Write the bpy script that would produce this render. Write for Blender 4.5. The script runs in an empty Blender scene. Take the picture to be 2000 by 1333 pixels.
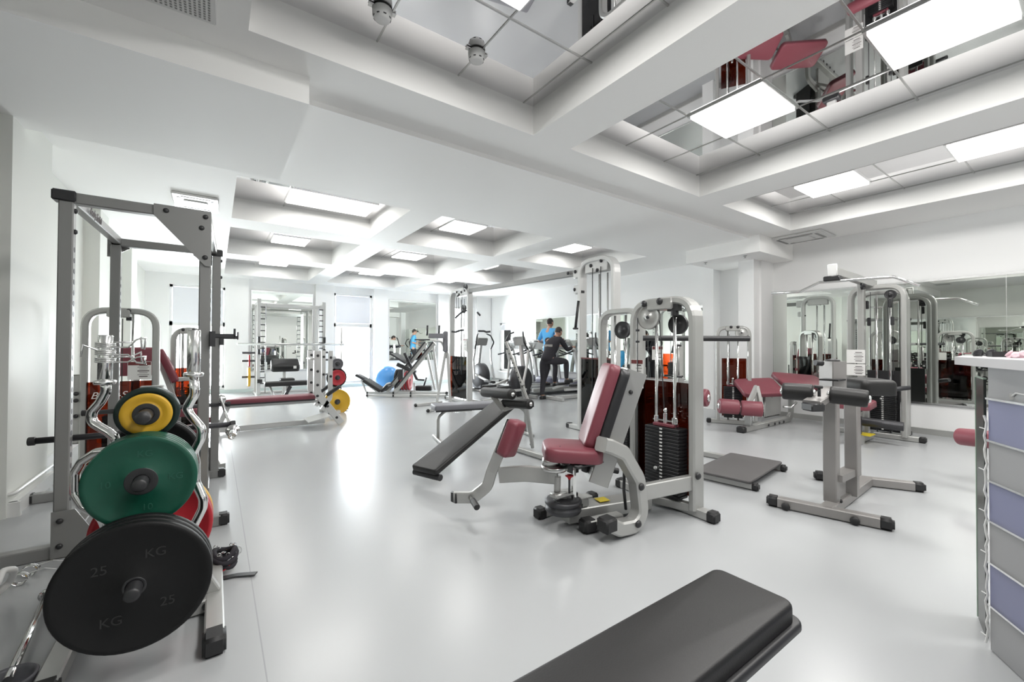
import bpy, bmesh, math, random
from mathutils import Vector as V, Matrix as M4
import mathutils
random.seed(7)
R = math.radians
PI = math.pi
SC = bpy.context.scene
COL = SC.collection

# ------------------------------------------------------------------ camera
FPX, YAW, PITCH, ROLL, EYE = 823.43, R(35.166), R(0.706), R(0.226), 1.2
_cy, _sy, _cp, _sp = math.cos(YAW), math.sin(YAW), math.cos(PITCH), math.sin(PITCH)
FW = V((_sy*_cp, _cy*_cp, _sp)); RT = V((_cy, -_sy, 0)); UP = RT.cross(FW)
RX = math.cos(ROLL)*RT + math.sin(ROLL)*UP
UX = -math.sin(ROLL)*RT + math.cos(ROLL)*UP
CAM = V((0, 0, EYE))
cd = bpy.data.cameras.new('camera'); cam = bpy.data.objects.new('camera', cd); COL.objects.link(cam)
cd.sensor_width = 36; cd.sensor_fit = 'HORIZONTAL'; cd.lens = FPX/2000*36; cd.clip_start = 0.02; cd.clip_end = 200
mw = M4((RX, UX, -FW)).transposed().to_4x4(); mw.translation = CAM; cam.matrix_world = mw
SC.camera = cam

# ------------------------------------------------------------------ world, daylight, exposure
w = bpy.data.worlds.new('world'); SC.world = w; w.use_nodes = True
bg = w.node_tree.nodes['Background']; bg.inputs[0].default_value = (0.93, 0.97, 1.0, 1); bg.inputs[1].default_value = 3.2
SC.view_settings.view_transform = 'Standard'; SC.view_settings.look = 'None'
SC.view_settings.gamma = 1; SC.view_settings.use_curve_mapping = False
SC.view_settings.exposure = 0.66
PANEL = 2.2          # glow of the diffusers themselves
LAMP_NEAR, LAMP_FAR = 17.0, 7.5     # power of the area lamps below them; both dropped to brighten coffer sides
try:
    SC.cycles.max_bounces = 14; SC.cycles.diffuse_bounces = 9; SC.cycles.glossy_bounces = 6
    SC.cycles.transparent_max_bounces = 16; SC.cycles.transmission_bounces = 6
    SC.cycles.caustics_reflective = False; SC.cycles.caustics_refractive = False
    SC.cycles.sample_clamp_indirect = 4; SC.cycles.use_denoising = True
except Exception: pass

def daylight(name, loc, rot, sx, sy, e):
    l = bpy.data.lights.new(name, 'AREA'); l.shape = 'RECTANGLE'; l.size = sx; l.size_y = sy; l.energy = e
    l.color = (0.95, 0.98, 1.0)
    o = bpy.data.objects.new(name, l); o.location = loc; o.rotation_euler = rot; COL.objects.link(o); return o
# daylight coming in through the window openings (lights stand outside the panes)
daylight('window_daylight', (-0.34, 13.45, 1.5), (R(-90), 0, 0), 1.1, 2.4, 380)
daylight('window_daylight', (3.34, 13.45, 1.5), (R(-90), 0, 0), 1.1, 2.4, 380)
daylight('window_daylight', (7.02, 13.45, 1.5), (R(-90), 0, 0), 0.8, 2.2, 170)
daylight('window_daylight', (8.65, 11.7, 1.3), (R(90), 0, R(90)), 1.2, 2.0, 170)

# ------------------------------------------------------------------ pixel -> world (where a thing of the photo stands in the room)
def ray(px, py): return FW + (px-1000)/FPX*RX - (py-666.5)/FPX*UX
def Zp(px, py, z): d = ray(px, py); return CAM + d*((z-EYE)/d.z)
def G(px, py): return Zp(px, py, 0)
def Xp(px, py, x): d = ray(px, py); return CAM + d*(x/d.x)
def Yp(px, py, y): d = ray(px, py); return CAM + d*(y/d.y)
def D(px, py, dep): return CAM + ray(px, py)*dep
def dep(p): return (V(p)-CAM).dot(FW)

# ------------------------------------------------------------------ materials
MATS = {}
def mat(name, col, rough=0.5, metal=0.0, bump=None, noise=None, coat=0, emis=None, alpha=None, spec=None):
    m = bpy.data.materials.new(name); m.use_nodes = True; nt = m.node_tree; b = nt.nodes['Principled BSDF']
    b.inputs['Base Color'].default_value = (*col, 1); b.inputs['Roughness'].default_value = rough; b.inputs['Metallic'].default_value = metal
    if coat: b.inputs['Coat Weight'].default_value = coat
    if spec is not None: b.inputs['Specular IOR Level'].default_value = spec
    tc = nt.nodes.new('ShaderNodeTexCoord')
    if noise:                       # (scale, amount): gentle variation of the base colour
        n = nt.nodes.new('ShaderNodeTexNoise'); n.inputs['Scale'].default_value = noise[0]; n.inputs['Detail'].default_value = 4
        nt.links.new(tc.outputs['Object'], n.inputs['Vector'])
        mx = nt.nodes.new('ShaderNodeMix'); mx.data_type = 'RGBA'
        mx.inputs[6].default_value = (*[c*(1-noise[1]) for c in col], 1); mx.inputs[7].default_value = (*[min(1, c*(1+noise[1])) for c in col], 1)
        nt.links.new(n.outputs['Fac'], mx.inputs[0]); nt.links.new(mx.outputs[2], b.inputs['Base Color'])
    if bump:                        # (scale, strength)
        n = nt.nodes.new('ShaderNodeTexNoise'); n.inputs['Scale'].default_value = bump[0]; n.inputs['Detail'].default_value = 6
        nt.links.new(tc.outputs['Object'], n.inputs['Vector'])
        bp = nt.nodes.new('ShaderNodeBump'); bp.inputs['Strength'].default_value = bump[1]; bp.inputs['Distance'].default_value = 0.002
        nt.links.new(n.outputs['Fac'], bp.inputs['Height']); nt.links.new(bp.outputs['Normal'], b.inputs['Normal'])
    if emis: b.inputs['Emission Color'].default_value = (*emis[0], 1); b.inputs['Emission Strength'].default_value = emis[1]
    MATS[name] = m; return m
WALL = mat('white wall paint', (.88, .88, .875), .6, bump=(40, .05))
WALLG = mat('pale wall paint left', (.80, .81, .77), .6, bump=(40, .05))
CEIL = mat('white ceiling plaster', (.935, .93, .915), .7, bump=(30, .04))
FLOOR = mat('light grey vinyl floor', (.46, .472, .482), .25, noise=(1.5, .03), bump=(6, .03))
SILV = mat('silver grey powder coat', (.45, .45, .435), .34, .45, coat=.3)
GREYP = mat('mid grey powder coat', (.27, .27, .265), .38, .4)
DARKM = mat('dark grey metal', (.06, .06, .065), .4, .5)
CHROME = mat('chrome', (.84, .84, .83), .13, 1.0)
STEEL = mat('brushed steel', (.55, .55, .54), .28, 1.0)
RUB = mat('black rubber', (.018, .018, .019), .55, bump=(150, .2))
PLBLK = mat('black plastic', (.025, .025, .027), .4)
VIN = mat('black vinyl upholstery', (.017, .0165, .0165), .42, bump=(220, .25), noise=(5, .25), spec=.4)
MAR = mat('maroon vinyl upholstery', (.215, .052, .070), .42, bump=(200, .2), noise=(4, .1))
GREYV = mat('grey vinyl upholstery', (.20, .20, .22), .5, bump=(200, .2))
IRON = mat('black iron weight plates', (.018, .018, .02), .42, .2)
PGREEN = mat('green rubber plate', (.004, .075, .045), .38, bump=(80, .1))
PYEL = mat('yellow rubber plate', (.62, .36, .02), .42, bump=(80, .1))
PRED = mat('red rubber plate', (.42, .02, .03), .42, bump=(80, .1))
PBLK = mat('black rubber plate', (.006, .006, .0065), .5, bump=(80, .12), spec=.3)
PDGRN = mat('dark green rubber plate', (.004, .018, .015), .4, bump=(80, .1))
LETG = mat('faded green lettering', (.015, .10, .065), .5)
LETD = mat('faded dark lettering', (.022, .022, .022), .5)
WHITEP = mat('white enamel', (.75, .75, .74), .35)
PAPER = mat('paper placard', (.78, .78, .76), .6)
INK = mat('dark print', (.10, .08, .08), .6)
MARINK = mat('maroon print band', (.16, .03, .03), .5)
YELST = mat('yellow warning sticker', (.75, .58, .03), .5)
REDP = mat('red plastic', (.5, .02, .03), .4)
ALU = mat('aluminium trim', (.85, .85, .85), .25, 1.0)
DESKG = mat('light grey desk laminate', (.33, .33, .335), .4)
DESKL = mat('lavender desk laminate', (.225, .235, .36), .4)
DTOP = mat('white desk top laminate', (.55, .54, .55), .3)
BLIND = mat('white roller blind', (.85, .86, .90), .8)
SKIN = mat('skin', (.52, .30, .22), .5)
HAIR = mat('dark hair', (.03, .022, .02), .6, bump=(90, .5))
CLOTHB = mat('black cloth', (.022, .02, .026), .85, bump=(60, .3))
CLOTHT = mat('charcoal trouser cloth', (.03, .028, .034), .85, bump=(60, .3))
CLOTHBLUE = mat('sky blue cloth', (.10, .42, .80), .8, bump=(60, .3))
CLOTHG = mat('grey print on cloth', (.30, .29, .27), .8)
BALL = mat('blue gym ball', (.10, .35, .78), .25)
BALLG = mat('grey gym ball', (.42, .42, .45), .3)
DIFF = mat('ceiling light diffuser', (.9, .9, .9), .5, emis=((1, .985, .96), PANEL))
SCREEN = mat('dark console screen', (.03, .03, .035), .2)
BLUEB = mat('blue water bottle plastic', (.05, .40, .75), .3)
TEAL = mat('greenish step edge', (.60, .68, .665), .3)
GREENLEAF = mat('green leaf', (.12, .28, .05), .5)

def mirror_mat(name, tint, rough=0.0):
    m = bpy.data.materials.new(name); m.use_nodes = True; nt = m.node_tree; nt.nodes.remove(nt.nodes['Principled BSDF'])
    g = nt.nodes.new('ShaderNodeBsdfGlossy'); g.inputs[0].default_value = (*tint, 1); g.inputs['Roughness'].default_value = rough
    nt.links.new(g.outputs[0], nt.nodes['Material Output'].inputs[0]); return m
MIRR = mirror_mat('silvered mirror glass', (.80, .83, .79), 0.0)
CMIRR = mirror_mat('mirror ceiling tile', (.86, .85, .86), 0.015)
def glass_mat(name, tint, refl=.08):
    m = bpy.data.materials.new(name); m.use_nodes = True; nt = m.node_tree; nt.nodes.remove(nt.nodes['Principled BSDF'])
    t = nt.nodes.new('ShaderNodeBsdfTransparent'); t.inputs[0].default_value = (*tint, 1)
    g = nt.nodes.new('ShaderNodeBsdfGlossy'); g.inputs['Roughness'].default_value = .02; g.inputs[0].default_value = (1, 1, 1, 1)
    f = nt.nodes.new('ShaderNodeFresnel'); f.inputs[0].default_value = 1.45
    mx = nt.nodes.new('ShaderNodeMixShader'); nt.links.new(f.outputs[0], mx.inputs[0]); nt.links.new(t.outputs[0], mx.inputs[1]); nt.links.new(g.outputs[0], mx.inputs[2])
    nt.links.new(mx.outputs[0], nt.nodes['Material Output'].inputs[0]); return m
GLASS = glass_mat('window glass', (.97, .985, .98))
TINT = glass_mat('brown tinted acrylic', (.20, .062, .032))
TINT_LIT = glass_mat('brown tinted acrylic lit amber', (.32, .095, .04)); TINT_BACKLIT = glass_mat('brown tinted acrylic backlit orange', (.80, .26, .10))  # lighter copies of the brown acrylic, with light from behind painted into the tint
DGLASS = mat('dark smoked glass sheet', (.045, .05, .045), .25, spec=.3); GEDGE = mat('pale green glass edge', (.45, .60, .48), .2)

# floor seams belong to the vinyl itself: thin welded joints every two metres
nt = FLOOR.node_tree; b = nt.nodes['Principled BSDF']
geo = nt.nodes.new('ShaderNodeNewGeometry'); sx = nt.nodes.new('ShaderNodeSeparateXYZ'); nt.links.new(geo.outputs['Position'], sx.inputs[0])
def mth(op, a, b2=None, c=None):
    n = nt.nodes.new('ShaderNodeMath'); n.operation = op
    for i, v_ in enumerate((a, b2, c)):
        if v_ is None: continue
        if hasattr(v_, 'links'): nt.links.new(v_, n.inputs[i])
        else: n.inputs[i].default_value = v_
    return n.outputs[0]
q = mth('ABSOLUTE', mth('SUBTRACT', mth('FRACT', mth('DIVIDE', mth('ADD', sx.outputs[0], 0.835), 2.0)), 0.5))
line = mth('MULTIPLY', mth('LESS_THAN', q, 0.0013), mth('LESS_THAN', sx.outputs[0], 1.0))
old = b.inputs['Base Color'].links[0].from_socket
mx = nt.nodes.new('ShaderNodeMix'); mx.data_type = 'RGBA'; nt.links.new(line, mx.inputs[0]); nt.links.new(old, mx.inputs[6]); mx.inputs[7].default_value = (.36, .37, .38, 1)
nt.links.new(mx.outputs[2], b.inputs['Base Color'])

# ------------------------------------------------------------------ mesh helpers
ROOT = {}
def frame(n, up=(0, 0, 1)):
    n = V(n).normalized(); up = V(up)
    if abs(n.dot(up.normalized())) > .999: up = V((0, 1, 0)) if abs(n.y) < .9 else V((1, 0, 0))
    a = n.cross(up).normalized(); return a, a.cross(n).normalized() * 1.0, n
def fillet(pts, r, k=5):
    pts = [V(p) for p in pts]
    if r <= 0 or len(pts) < 3: return pts
    out = [pts[0]]
    for i in range(1, len(pts)-1):
        a, b, c = pts[i-1], pts[i], pts[i+1]
        u = (a-b); v = (c-b); lu, lv = u.length, v.length; u.normalize(); v.normalize()
        ang = u.angle(v)
        if ang > PI-.02: out.append(b); continue
        t = min(r/math.tan(ang/2), lu*.49, lv*.49)
        p0, p1 = b+u*t, b+v*t
        for j in range(k+1):
            s = j/k; out.append(p0*(1-s)**2 + b*2*s*(1-s) + p1*s*s)
    out.append(pts[-1]); return out
class B:
    def __init__(s): s.bm = bmesh.new(); s.mi = 0
    def face(s, vs):
        try: f = s.bm.faces.new(vs); f.material_index = s.mi; return f
        except ValueError: return None
    def sweep(s, pts, prof, up=(0, 0, 1), cap=True, closed=False, smooth=True):
        """sweep a closed 2d profile [(side, upward)] along a path"""
        pts = [V(p) for p in pts]; n = len(pts); rings = []; pa = None
        for i, p in enumerate(pts):
            if closed: t = (pts[(i+1) % n]-p).normalized() + (p-pts[i-1]).normalized()
            elif i == 0: t = pts[1]-p
            elif i == n-1: t = p-pts[i-1]
            else: t = (pts[i+1]-p).normalized() + (p-pts[i-1]).normalized()
            t.normalize()
            if pa is None: a, b_, _ = frame(t, up)
            else:
                a = (pa - t*pa.dot(t)).normalized(); b_ = a.cross(t).normalized()
            pa = a
            k = 1.0
            if 0 < i < n-1 and not closed:
                c_ = max(.5, t.dot((p-pts[i-1]).normalized())); k = 1/c_
            bend = None
            if k > 1.001:
                bend = ((pts[i+1]-p).normalized() - (p-pts[i-1]).normalized()); bend = (bend - t*bend.dot(t)); bend = bend.normalized() if bend.length > 1e-6 else None
            ring = []
            for (u, v) in prof:
                o = a*u + b_*v
                if bend is not None: o += bend*(o.dot(bend)*(k-1))
                ring.append(s.bm.verts.new(p+o))
            rings.append(ring)
        m = len(prof)
        rr = rings + ([rings[0]] if closed else [])
        for q0, q1 in zip(rr, rr[1:]):
            for j in range(m):
                f = s.face((q0[j], q0[(j+1) % m], q1[(j+1) % m], q1[j]))
                if f and smooth and m > 7: f.smooth = True
        if cap and not closed: s.face(rings[0][::-1]); s.face(rings[-1])
        return s
    def rect(s, pts, w, h, up=(0, 0, 1), fil=0.0, ch=.006, k=6):
        w, h = w/2, h/2; c = min(ch, w*.45, h*.45)
        prof = [(-w+c, -h), (w-c, -h), (w, -h+c), (w, h-c), (w-c, h), (-w+c, h), (-w, h-c), (-w, -h+c)]
        return s.sweep(fillet(pts, fil, k), prof, up, smooth=False)
    def bar(s, a, b, w, h=None, up=(0, 0, 1), ch=.006): return s.rect([a, b], w, h or w, up, 0, ch)
    def tube(s, pts, r, n=12, fil=0.0, up=(0, 0, 1), closed=False, k=5):
        return s.sweep(fillet(pts, fil, k), [(r*math.cos(2*PI*i/n), r*math.sin(2*PI*i/n)) for i in range(n)], up, closed=closed)
    def rod(s, a, b, r, n=12): return s.tube([a, b], r, n)
    def box(s, c, size, rz=0.0, bev=0.0, Rm=None):
        ge = bmesh.ops.create_cube(s.bm, size=1); vs = ge['verts']
        Rm = Rm or M4.Rotation(rz, 4, 'Z')
        m = M4.Translation(V(c)) @ Rm @ M4.Diagonal((*size, 1)); bmesh.ops.transform(s.bm, matrix=m, verts=vs)
        fs = {f for v in vs for f in v.link_faces}
        for f in fs: f.material_index = s.mi
        if bev > 0:
            es = {e for f in fs for e in f.edges}
            r_ = bmesh.ops.bevel(s.bm, geom=list(es), offset=bev, segments=3, affect='EDGES', clamp_overlap=True)
            for f in r_['faces']: f.material_index = s.mi; f.smooth = True
        return s
    def lathe(s, prof, o=(0, 0, 0), axis=(0, 0, 1), n=32, up=(0, 0, 1), smooth=True):
        """profile [(radius, height)] round an axis"""
        a, b_, t = frame(axis, up); o = V(o); rings = []
        for r, h in prof:
            if r < 1e-6: rings.append([s.bm.verts.new(o+t*h)])
            else: rings.append([s.bm.verts.new(o+t*h+(a*math.cos(2*PI*i/n)+b_*math.sin(2*PI*i/n))*r) for i in range(n)])
        for q0, q1 in zip(rings, rings[1:]):
            for j in range(n):
                if len(q0) == 1 and len(q1) == 1: break
                if len(q0) == 1: f = s.face((q0[0], q1[(j+1) % n], q1[j]))
                elif len(q1) == 1: f = s.face((q0[j], q0[(j+1) % n], q1[0]))
                else: f = s.face((q0[j], q0[(j+1) % n], q1[(j+1) % n], q1[j]))
                if f and smooth: f.smooth = True
        return s
    def cyl(s, a, b, r, n=24):
        a, b = V(a), V(b); L = (b-a).length; c = min(.003, r*.2, L*.2)
        return s.lathe([(0, 0), (r-c, 0), (r, c), (r, L-c), (r-c, L), (0, L)], a, b-a, n, smooth=False)
    def prism(s, poly, o, u, v, th):
        """polygon in the (u,v) plane with thickness th along u x v (centred)"""
        o, u, v = V(o), V(u).normalized(), V(v).normalized(); w_ = u.cross(v).normalized()*th/2
        A = [s.bm.verts.new(o+u*x+v*y-w_) for x, y in poly]; C = [s.bm.verts.new(o+u*x+v*y+w_) for x, y in poly]
        s.face(A[::-1]); s.face(C); n = len(poly)
        for i in range(n): s.face((A[i], A[(i+1) % n], C[(i+1) % n], C[i]))
        return s
    def pad(s, c, size, Rm=None, r=.02, crown=.006, corner=.03):
        """upholstered cushion: rounded outline, rolled edge, slightly crowned top (local z is up)"""
        lx, ly, lz = [q/2 for q in size]; r = min(r, lz*.9); corner = min(corner, lx*.9, ly*.9); Rm = (Rm or M4.Identity(4)).to_3x3(); c = V(c)
        def outline(ins):
            ps = []; cr = max(corner-ins, .002); ax, ay = lx-ins, ly-ins
            for q, (ox, oy) in enumerate(((ax-cr, ay-cr), (-ax+cr, ay-cr), (-ax+cr, -ay+cr), (ax-cr, -ay+cr))):
                for k in range(6):
                    t = (q+k/5)*PI/2; ps.append((ox+cr*math.cos(t), oy+cr*math.sin(t)))
            return ps
        lv = [(0.004, -lz), (0, -lz+.004)]
        for k in range(5):
            t = k/4*PI/2; lv.append((r*(1-math.cos(t)), lz-r+r*math.sin(t)))
        rings = [[s.bm.verts.new(c+Rm@V((x, y, z))) for x, y in outline(i_)] for i_, z in lv]
        for k in (.5, .8):
            sc = 1-k; rings.append([s.bm.verts.new(c+Rm@V((x*sc, y*sc, lz+crown*(1-sc*sc)))) for x, y in outline(r)])
        n = 24
        s.face(rings[0][::-1])
        for q0, q1 in zip(rings, rings[1:]):
            for j in range(n):
                f = s.face((q0[j], q0[(j+1) % n], q1[(j+1) % n], q1[j]))
                if f: f.smooth = True
        f = s.face(rings[-1]); return s
    def build(s, name, m, parent=None, world=True, label=None, auto=None):
        bm = s.bm; bmesh.ops.recalc_face_normals(bm, faces=bm.faces[:])
        if parent is not None and world and parent.name in ROOT: bm.transform(ROOT[parent.name].inverted())
        me = bpy.data.meshes.new(name); bm.to_mesh(me); bm.free()
        for q in (m if isinstance(m, (list, tuple)) else [m]): me.materials.append(q)
        o = bpy.data.objects.new(name, me); COL.objects.link(o)
        if parent is not None:
            o.parent = parent
            if parent.name in ROOT: ROOT[o.name] = ROOT[parent.name]
        if label: o['label'] = label
        return o
def thing(name, label, cat, loc, rz=0.0, group=None):
    """Empty at the base of a thing; parts given in room coordinates are brought into its frame"""
    o = bpy.data.objects.new(name, None); COL.objects.link(o); o.location = loc; o.rotation_euler = (0, 0, rz)
    o.empty_display_size = .1
    ROOT[o.name] = M4.Translation(V(loc)) @ M4.Rotation(rz, 4, 'Z')
    o['label'] = label; o['category'] = cat
    if group: o['group'] = group
    return o
def tag(o, label, cat, group=None, kind=None):
    o['label'] = label; o['category'] = cat
    if group: o['group'] = group
    if kind: o['kind'] = kind
    return o
def struct(o, label=None):
    o['kind'] = 'structure'
    if label: o['label'] = label
    return o
def dup(root, loc, rz=0.0, label=None, group=None):
    r = root.copy(); COL.objects.link(r); r.location = loc; r.rotation_euler = (0, 0, rz)
    if label: r['label'] = label
    if group: r['group'] = group
    ROOT[r.name] = M4.Translation(V(loc)) @ M4.Rotation(rz, 4, 'Z')
    for ch in list(root.children):
        c = ch.copy(); COL.objects.link(c); c.parent = r
        for g in list(ch.children):
            d = g.copy(); COL.objects.link(d); d.parent = c
    return r
def text(s_, size, o, u, v, m, parent, name='lettering', ext=.001, shear=0.0):
    cu = bpy.data.curves.new('t', 'FONT'); cu.body = s_; cu.size = size; cu.extrude = ext; cu.align_x = 'CENTER'; cu.align_y = 'CENTER'; cu.shear = shear
    to = bpy.data.objects.new('t', cu); COL.objects.link(to)
    me = bpy.data.meshes.new_from_object(to.evaluated_get(bpy.context.evaluated_depsgraph_get()))
    bpy.data.objects.remove(to); bpy.data.curves.remove(cu)
    u = V(u).normalized(); v = V(v).normalized(); w_ = u.cross(v)
    mm = M4((u, v, w_)).transposed().to_4x4(); mm.translation = V(o)
    if parent.name in ROOT: mm = ROOT[parent.name].inverted() @ mm
    me.transform(mm); me.materials.clear(); me.materials.append(m); me.name = name
    ob = bpy.data.objects.new(name, me); COL.objects.link(ob); ob.parent = parent
    return ob
def rotm(x=0, y=0, z=0): return M4.Rotation(z, 4, 'Z') @ M4.Rotation(y, 4, 'Y') @ M4.Rotation(x, 4, 'X')
def basis(ex, ey=None, ez=None):
    """rotation whose local x (and z) point along the given directions"""
    ex = V(ex).normalized(); ez = V(ez if ez is not None else (0, 0, 1)); ey = ez.cross(ex).normalized(); ez = ex.cross(ey).normalized()
    return M4((ex, ey, ez)).transposed().to_4x4()
# ================================================================== THE ROOM
XL, XR, YB, YF = -1.35, 8.10, 12.9, -3.6
ZN, ZF, ZT = 2.96, 2.92, 3.2
b = B(); b.box(((-2.4+8.3)/2, (YF+13.1)/2, -.06), (10.9, 13.1-YF+.2, .12)); struct(b.build('floor', FLOOR), 'light grey vinyl floor with thin welded seams')

# ceiling: flat lower plane with recessed coffers
near = [(0.135, 2.15), (2.57, 4.62), (5.13, 7.06)]; NY = (-1.6, 2.76)
far = [(0.165, 2.01), (2.44, 4.36), (4.90, 6.72)]; FYS = [(5.08, 6.82), (7.35, 9.50), (10.05, 12.25)]
def cells(xs, ys, holes, z):
    b = B()
    for x0, x1 in zip(xs, xs[1:]):
        for y0, y1 in zip(ys, ys[1:]):
            cx, cy = (x0+x1)/2, (y0+y1)/2
            if any(h[0] < cx < h[1] and h[2] < cy < h[3] for h in holes): continue
            b.box((cx, cy, (z+ZT+.05)/2), (x1-x0, y1-y0, ZT+.05-z))
    bmesh.ops.remove_doubles(b.bm, verts=b.bm.verts[:], dist=1e-4)
    # drop the inner faces between neighbouring cells
    seen = {}
    for f in b.bm.faces: seen.setdefault(tuple(round(c, 3) for c in f.calc_center_median()), []).append(f)
    dead = [f for fs in seen.values() if len(fs) > 1 for f in fs]
    bmesh.ops.delete(b.bm, geom=dead, context='FACES')
    return b
xs = sorted({-2.5, 8.3, *[x for p in near for x in p]}); ys = [YF-.1, NY[0], NY[1], 3.28]
bb = cells(xs, ys, [(x0, x1, *NY) for x0, x1 in near], ZN)
struct(bb.build('ceiling', CEIL), 'white ceiling with deep square coffers')
xs = sorted({-2.5, 8.3, *[x for p in far for x in p]}); ys = sorted({3.28, 13.1, *[y for p in FYS for y in p]})
bb = cells(xs, ys, [(x0, x1, y0, y1) for x0, x1 in far for y0, y1 in FYS], ZF)
struct(bb.build('ceiling', CEIL), 'white ceiling with deep square coffers')
# mirror tiles closing each coffer, with thin metal joints
GRIDX = {0: [.25, .85, 1.45, 2.05], 1: [2.68, 3.32, 3.94, 4.56], 2: [5.22, 5.83, 6.44, 7.02]}
pos = ['nearest the camera on the left', 'over the machines in the middle', 'beside the right wall']
for i, (x0, x1) in enumerate(near):
    t = thing('ceiling_mirror', 'mirror tile ceiling inside the long coffer %s' % pos[i], 'mirror', ((x0+x1)/2, (NY[0]+NY[1])/2, ZT), group='mirrored coffer ceilings')
    b = B(); b.box(((x0+x1)/2, (NY[0]+NY[1])/2, ZT+.02), (x1-x0+.02, NY[1]-NY[0]+.02, .04)); b.build('mirror_tiles', CMIRR, t)
    b = B()
    for x in GRIDX[i]:
        b.box((x, (NY[0]+NY[1])/2, ZT-.002), (.010, NY[1]-NY[0], .005))
    for y in (2.09, 1.475, .88, .28, -.32, -.92): b.box(((x0+x1)/2, y, ZT-.002), (x1-x0, .012, .006))
    b.build('tile_joints', STEEL, t)
rows = ['nearest far row', 'middle far row', 'row beside the window wall']; cols = ['left', 'middle', 'right']
for j, (y0, y1) in enumerate(FYS):
    for i, (x0, x1) in enumerate(far):
        t = thing('ceiling_mirror', 'mirror tile ceiling in the %s coffer of the %s' % (cols[i], rows[j]), 'mirror', ((x0+x1)/2, (y0+y1)/2, ZT), group='mirrored coffer ceilings')
        b = B(); b.box(((x0+x1)/2, (y0+y1)/2, ZT+.02), (x1-x0+.02, y1-y0+.02, .04)); b.build('mirror_tiles', CMIRR, t)
        b = B(); b.box(((x0+x1)/2, y0+.78, ZT-.002), (x1-x0, .016, .006)); b.box((x0+.62, (y0+y1)/2, ZT-.002), (.016, y1-y0, .006)); b.build('tile_joints', STEEL, t)
# light panels
def make_light(x, y, label, wx=.58, wy=.58):
    t = thing('ceiling_light', label, 'ceiling light', (x, y, ZT-.004), group='square ceiling light panels')
    b = B(); b.box((x, y, ZT-.016), (wx, wy, .032)); b.build('diffuser', DIFF, t)
    l = bpy.data.lights.new('panel_lamp', 'AREA'); l.shape = 'RECTANGLE'; l.size = wx-.02; l.size_y = wy-.02; l.spread = PI
    l.energy = (LAMP_NEAR if y < 3 else LAMP_FAR)*wx/.58; l.color = (1, .985, .955)
    o = bpy.data.objects.new('panel_lamp', l); o.location = (0, 0, -.034); COL.objects.link(o); o.parent = t
    b = B()
    for sx_ in (-1, 1): b.box((x+sx_*(wx/2+.010), y, ZT-.008), (.020, wy+.04, .016))
    for sy_ in (-1, 1): b.box((x, y+sy_*(wy/2+.010), ZT-.008), (wx, .020, .016))
    b.build('frame', ALU, t); return t
make_light(3.63, 1.785, 'light panel in the middle coffer near its far corner')
make_light(3.63, .58, 'large bright light panel at the top right corner of the middle coffer')
make_light(3.63, -.62, 'light panel in the middle coffer just past the frame edge')
make_light(6.135, 1.95, 'light panel at the far end of the right coffer beside an empty tile')
make_light(6.135, .62, 'light panel of the right coffer cut by the right frame edge')
make_light(6.135, -.7, 'light panel in the right coffer out of the frame')
make_light(1.15, 1.69, 'light panel just peeking in at the top edge in the left coffer')
make_light(1.15, .35, 'light panel in the left coffer above the camera')
make_light(1.15, -1.0, 'light panel in the left coffer behind the camera')
make_light(1.32, 6.25, 'double width light panel in the first far coffer on the left', wx=1.08)
make_light(3.38, 6.25, 'light panel in the first far coffer of the middle column')
make_light(5.85, 6.25, 'light panel in the first far coffer on the right above the cable tower')
make_light(1.15, 8.95, 'light panel in the second far coffer on the left')
make_light(3.5, 8.95, 'light panel in the second far coffer of the middle column')
make_light(5.4, 8.95, 'light panel in the second far coffer on the right')
make_light(1.15, 11.6, 'light panel in the last far coffer on the left')
make_light(3.5, 11.6, 'light panel in the last far coffer of the middle column')
make_light(5.7, 11.6, 'light panel in the last far coffer on the right')

# low beams
b = B(); b.box((-.96, 3.80, 2.875), (2.90, 1.56, .18)); struct(b.build('trim_1', CEIL), 'low boxed beam under the ceiling on the left')
b = B(); b.box((7.5, 3.75, 2.83), (1.2, 1.25, .28), bev=.004); struct(b.build('trim_2', CEIL), 'boxed soffit around the pier on the right')

# walls with openings
def wall(name, axis, c, th, a0, a1, z1, holes, m, label):
    """wall on the plane axis=c, holes = [(a0,a1,z0,z1)]"""
    b = B(); As = sorted({a0, a1, *[q for h in holes for q in h[:2]]}); Zs = sorted({0, z1, *[q for h in holes for q in h[2:]]})
    for p0, p1 in zip(As, As[1:]):
        for q0, q1 in zip(Zs, Zs[1:]):
            ca, cz = (p0+p1)/2, (q0+q1)/2
            if any(h[0] < ca < h[1] and h[2] < cz < h[3] for h in holes): continue
            if axis == 'y': b.box((ca, c+th/2, cz), (p1-p0, abs(th), q1-q0))
            else: b.box((c+th/2, ca, cz), (abs(th), p1-p0, q1-q0))
    bmesh.ops.remove_doubles(b.bm, verts=b.bm.verts[:], dist=1e-4)
    seen = {}
    for f in b.bm.faces: seen.setdefault(tuple(round(q, 3) for q in f.calc_center_median()), []).append(f)
    bmesh.ops.delete(b.bm, geom=[f for fs in seen.values() if len(fs) > 1 for f in fs], context='FACES')
    return struct(b.build(name, m), label)
W1, W2, W3, W4 = (-.90, .22, .12, 2.66), (2.80, 3.90, .10, 2.72), (6.62, 7.42, .25, 2.55), (11.08, 12.28, .35, 2.0)
wall('wall_back', 'y', YB, .25, -2.4, 8.35, 3.2, [W1, W2, W3], WALL, 'white wall with tall windows at the far end')
wall('wall_right', 'x', XR, .25, YF, 13.1, 3.2, [W4], WALL, 'white right wall carrying the big mirrors')
wall('wall_left', 'x', XL, -.25, 4.43, 13.1, 3.2, [], WALLG, 'pale left wall beyond the power rack')
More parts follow.
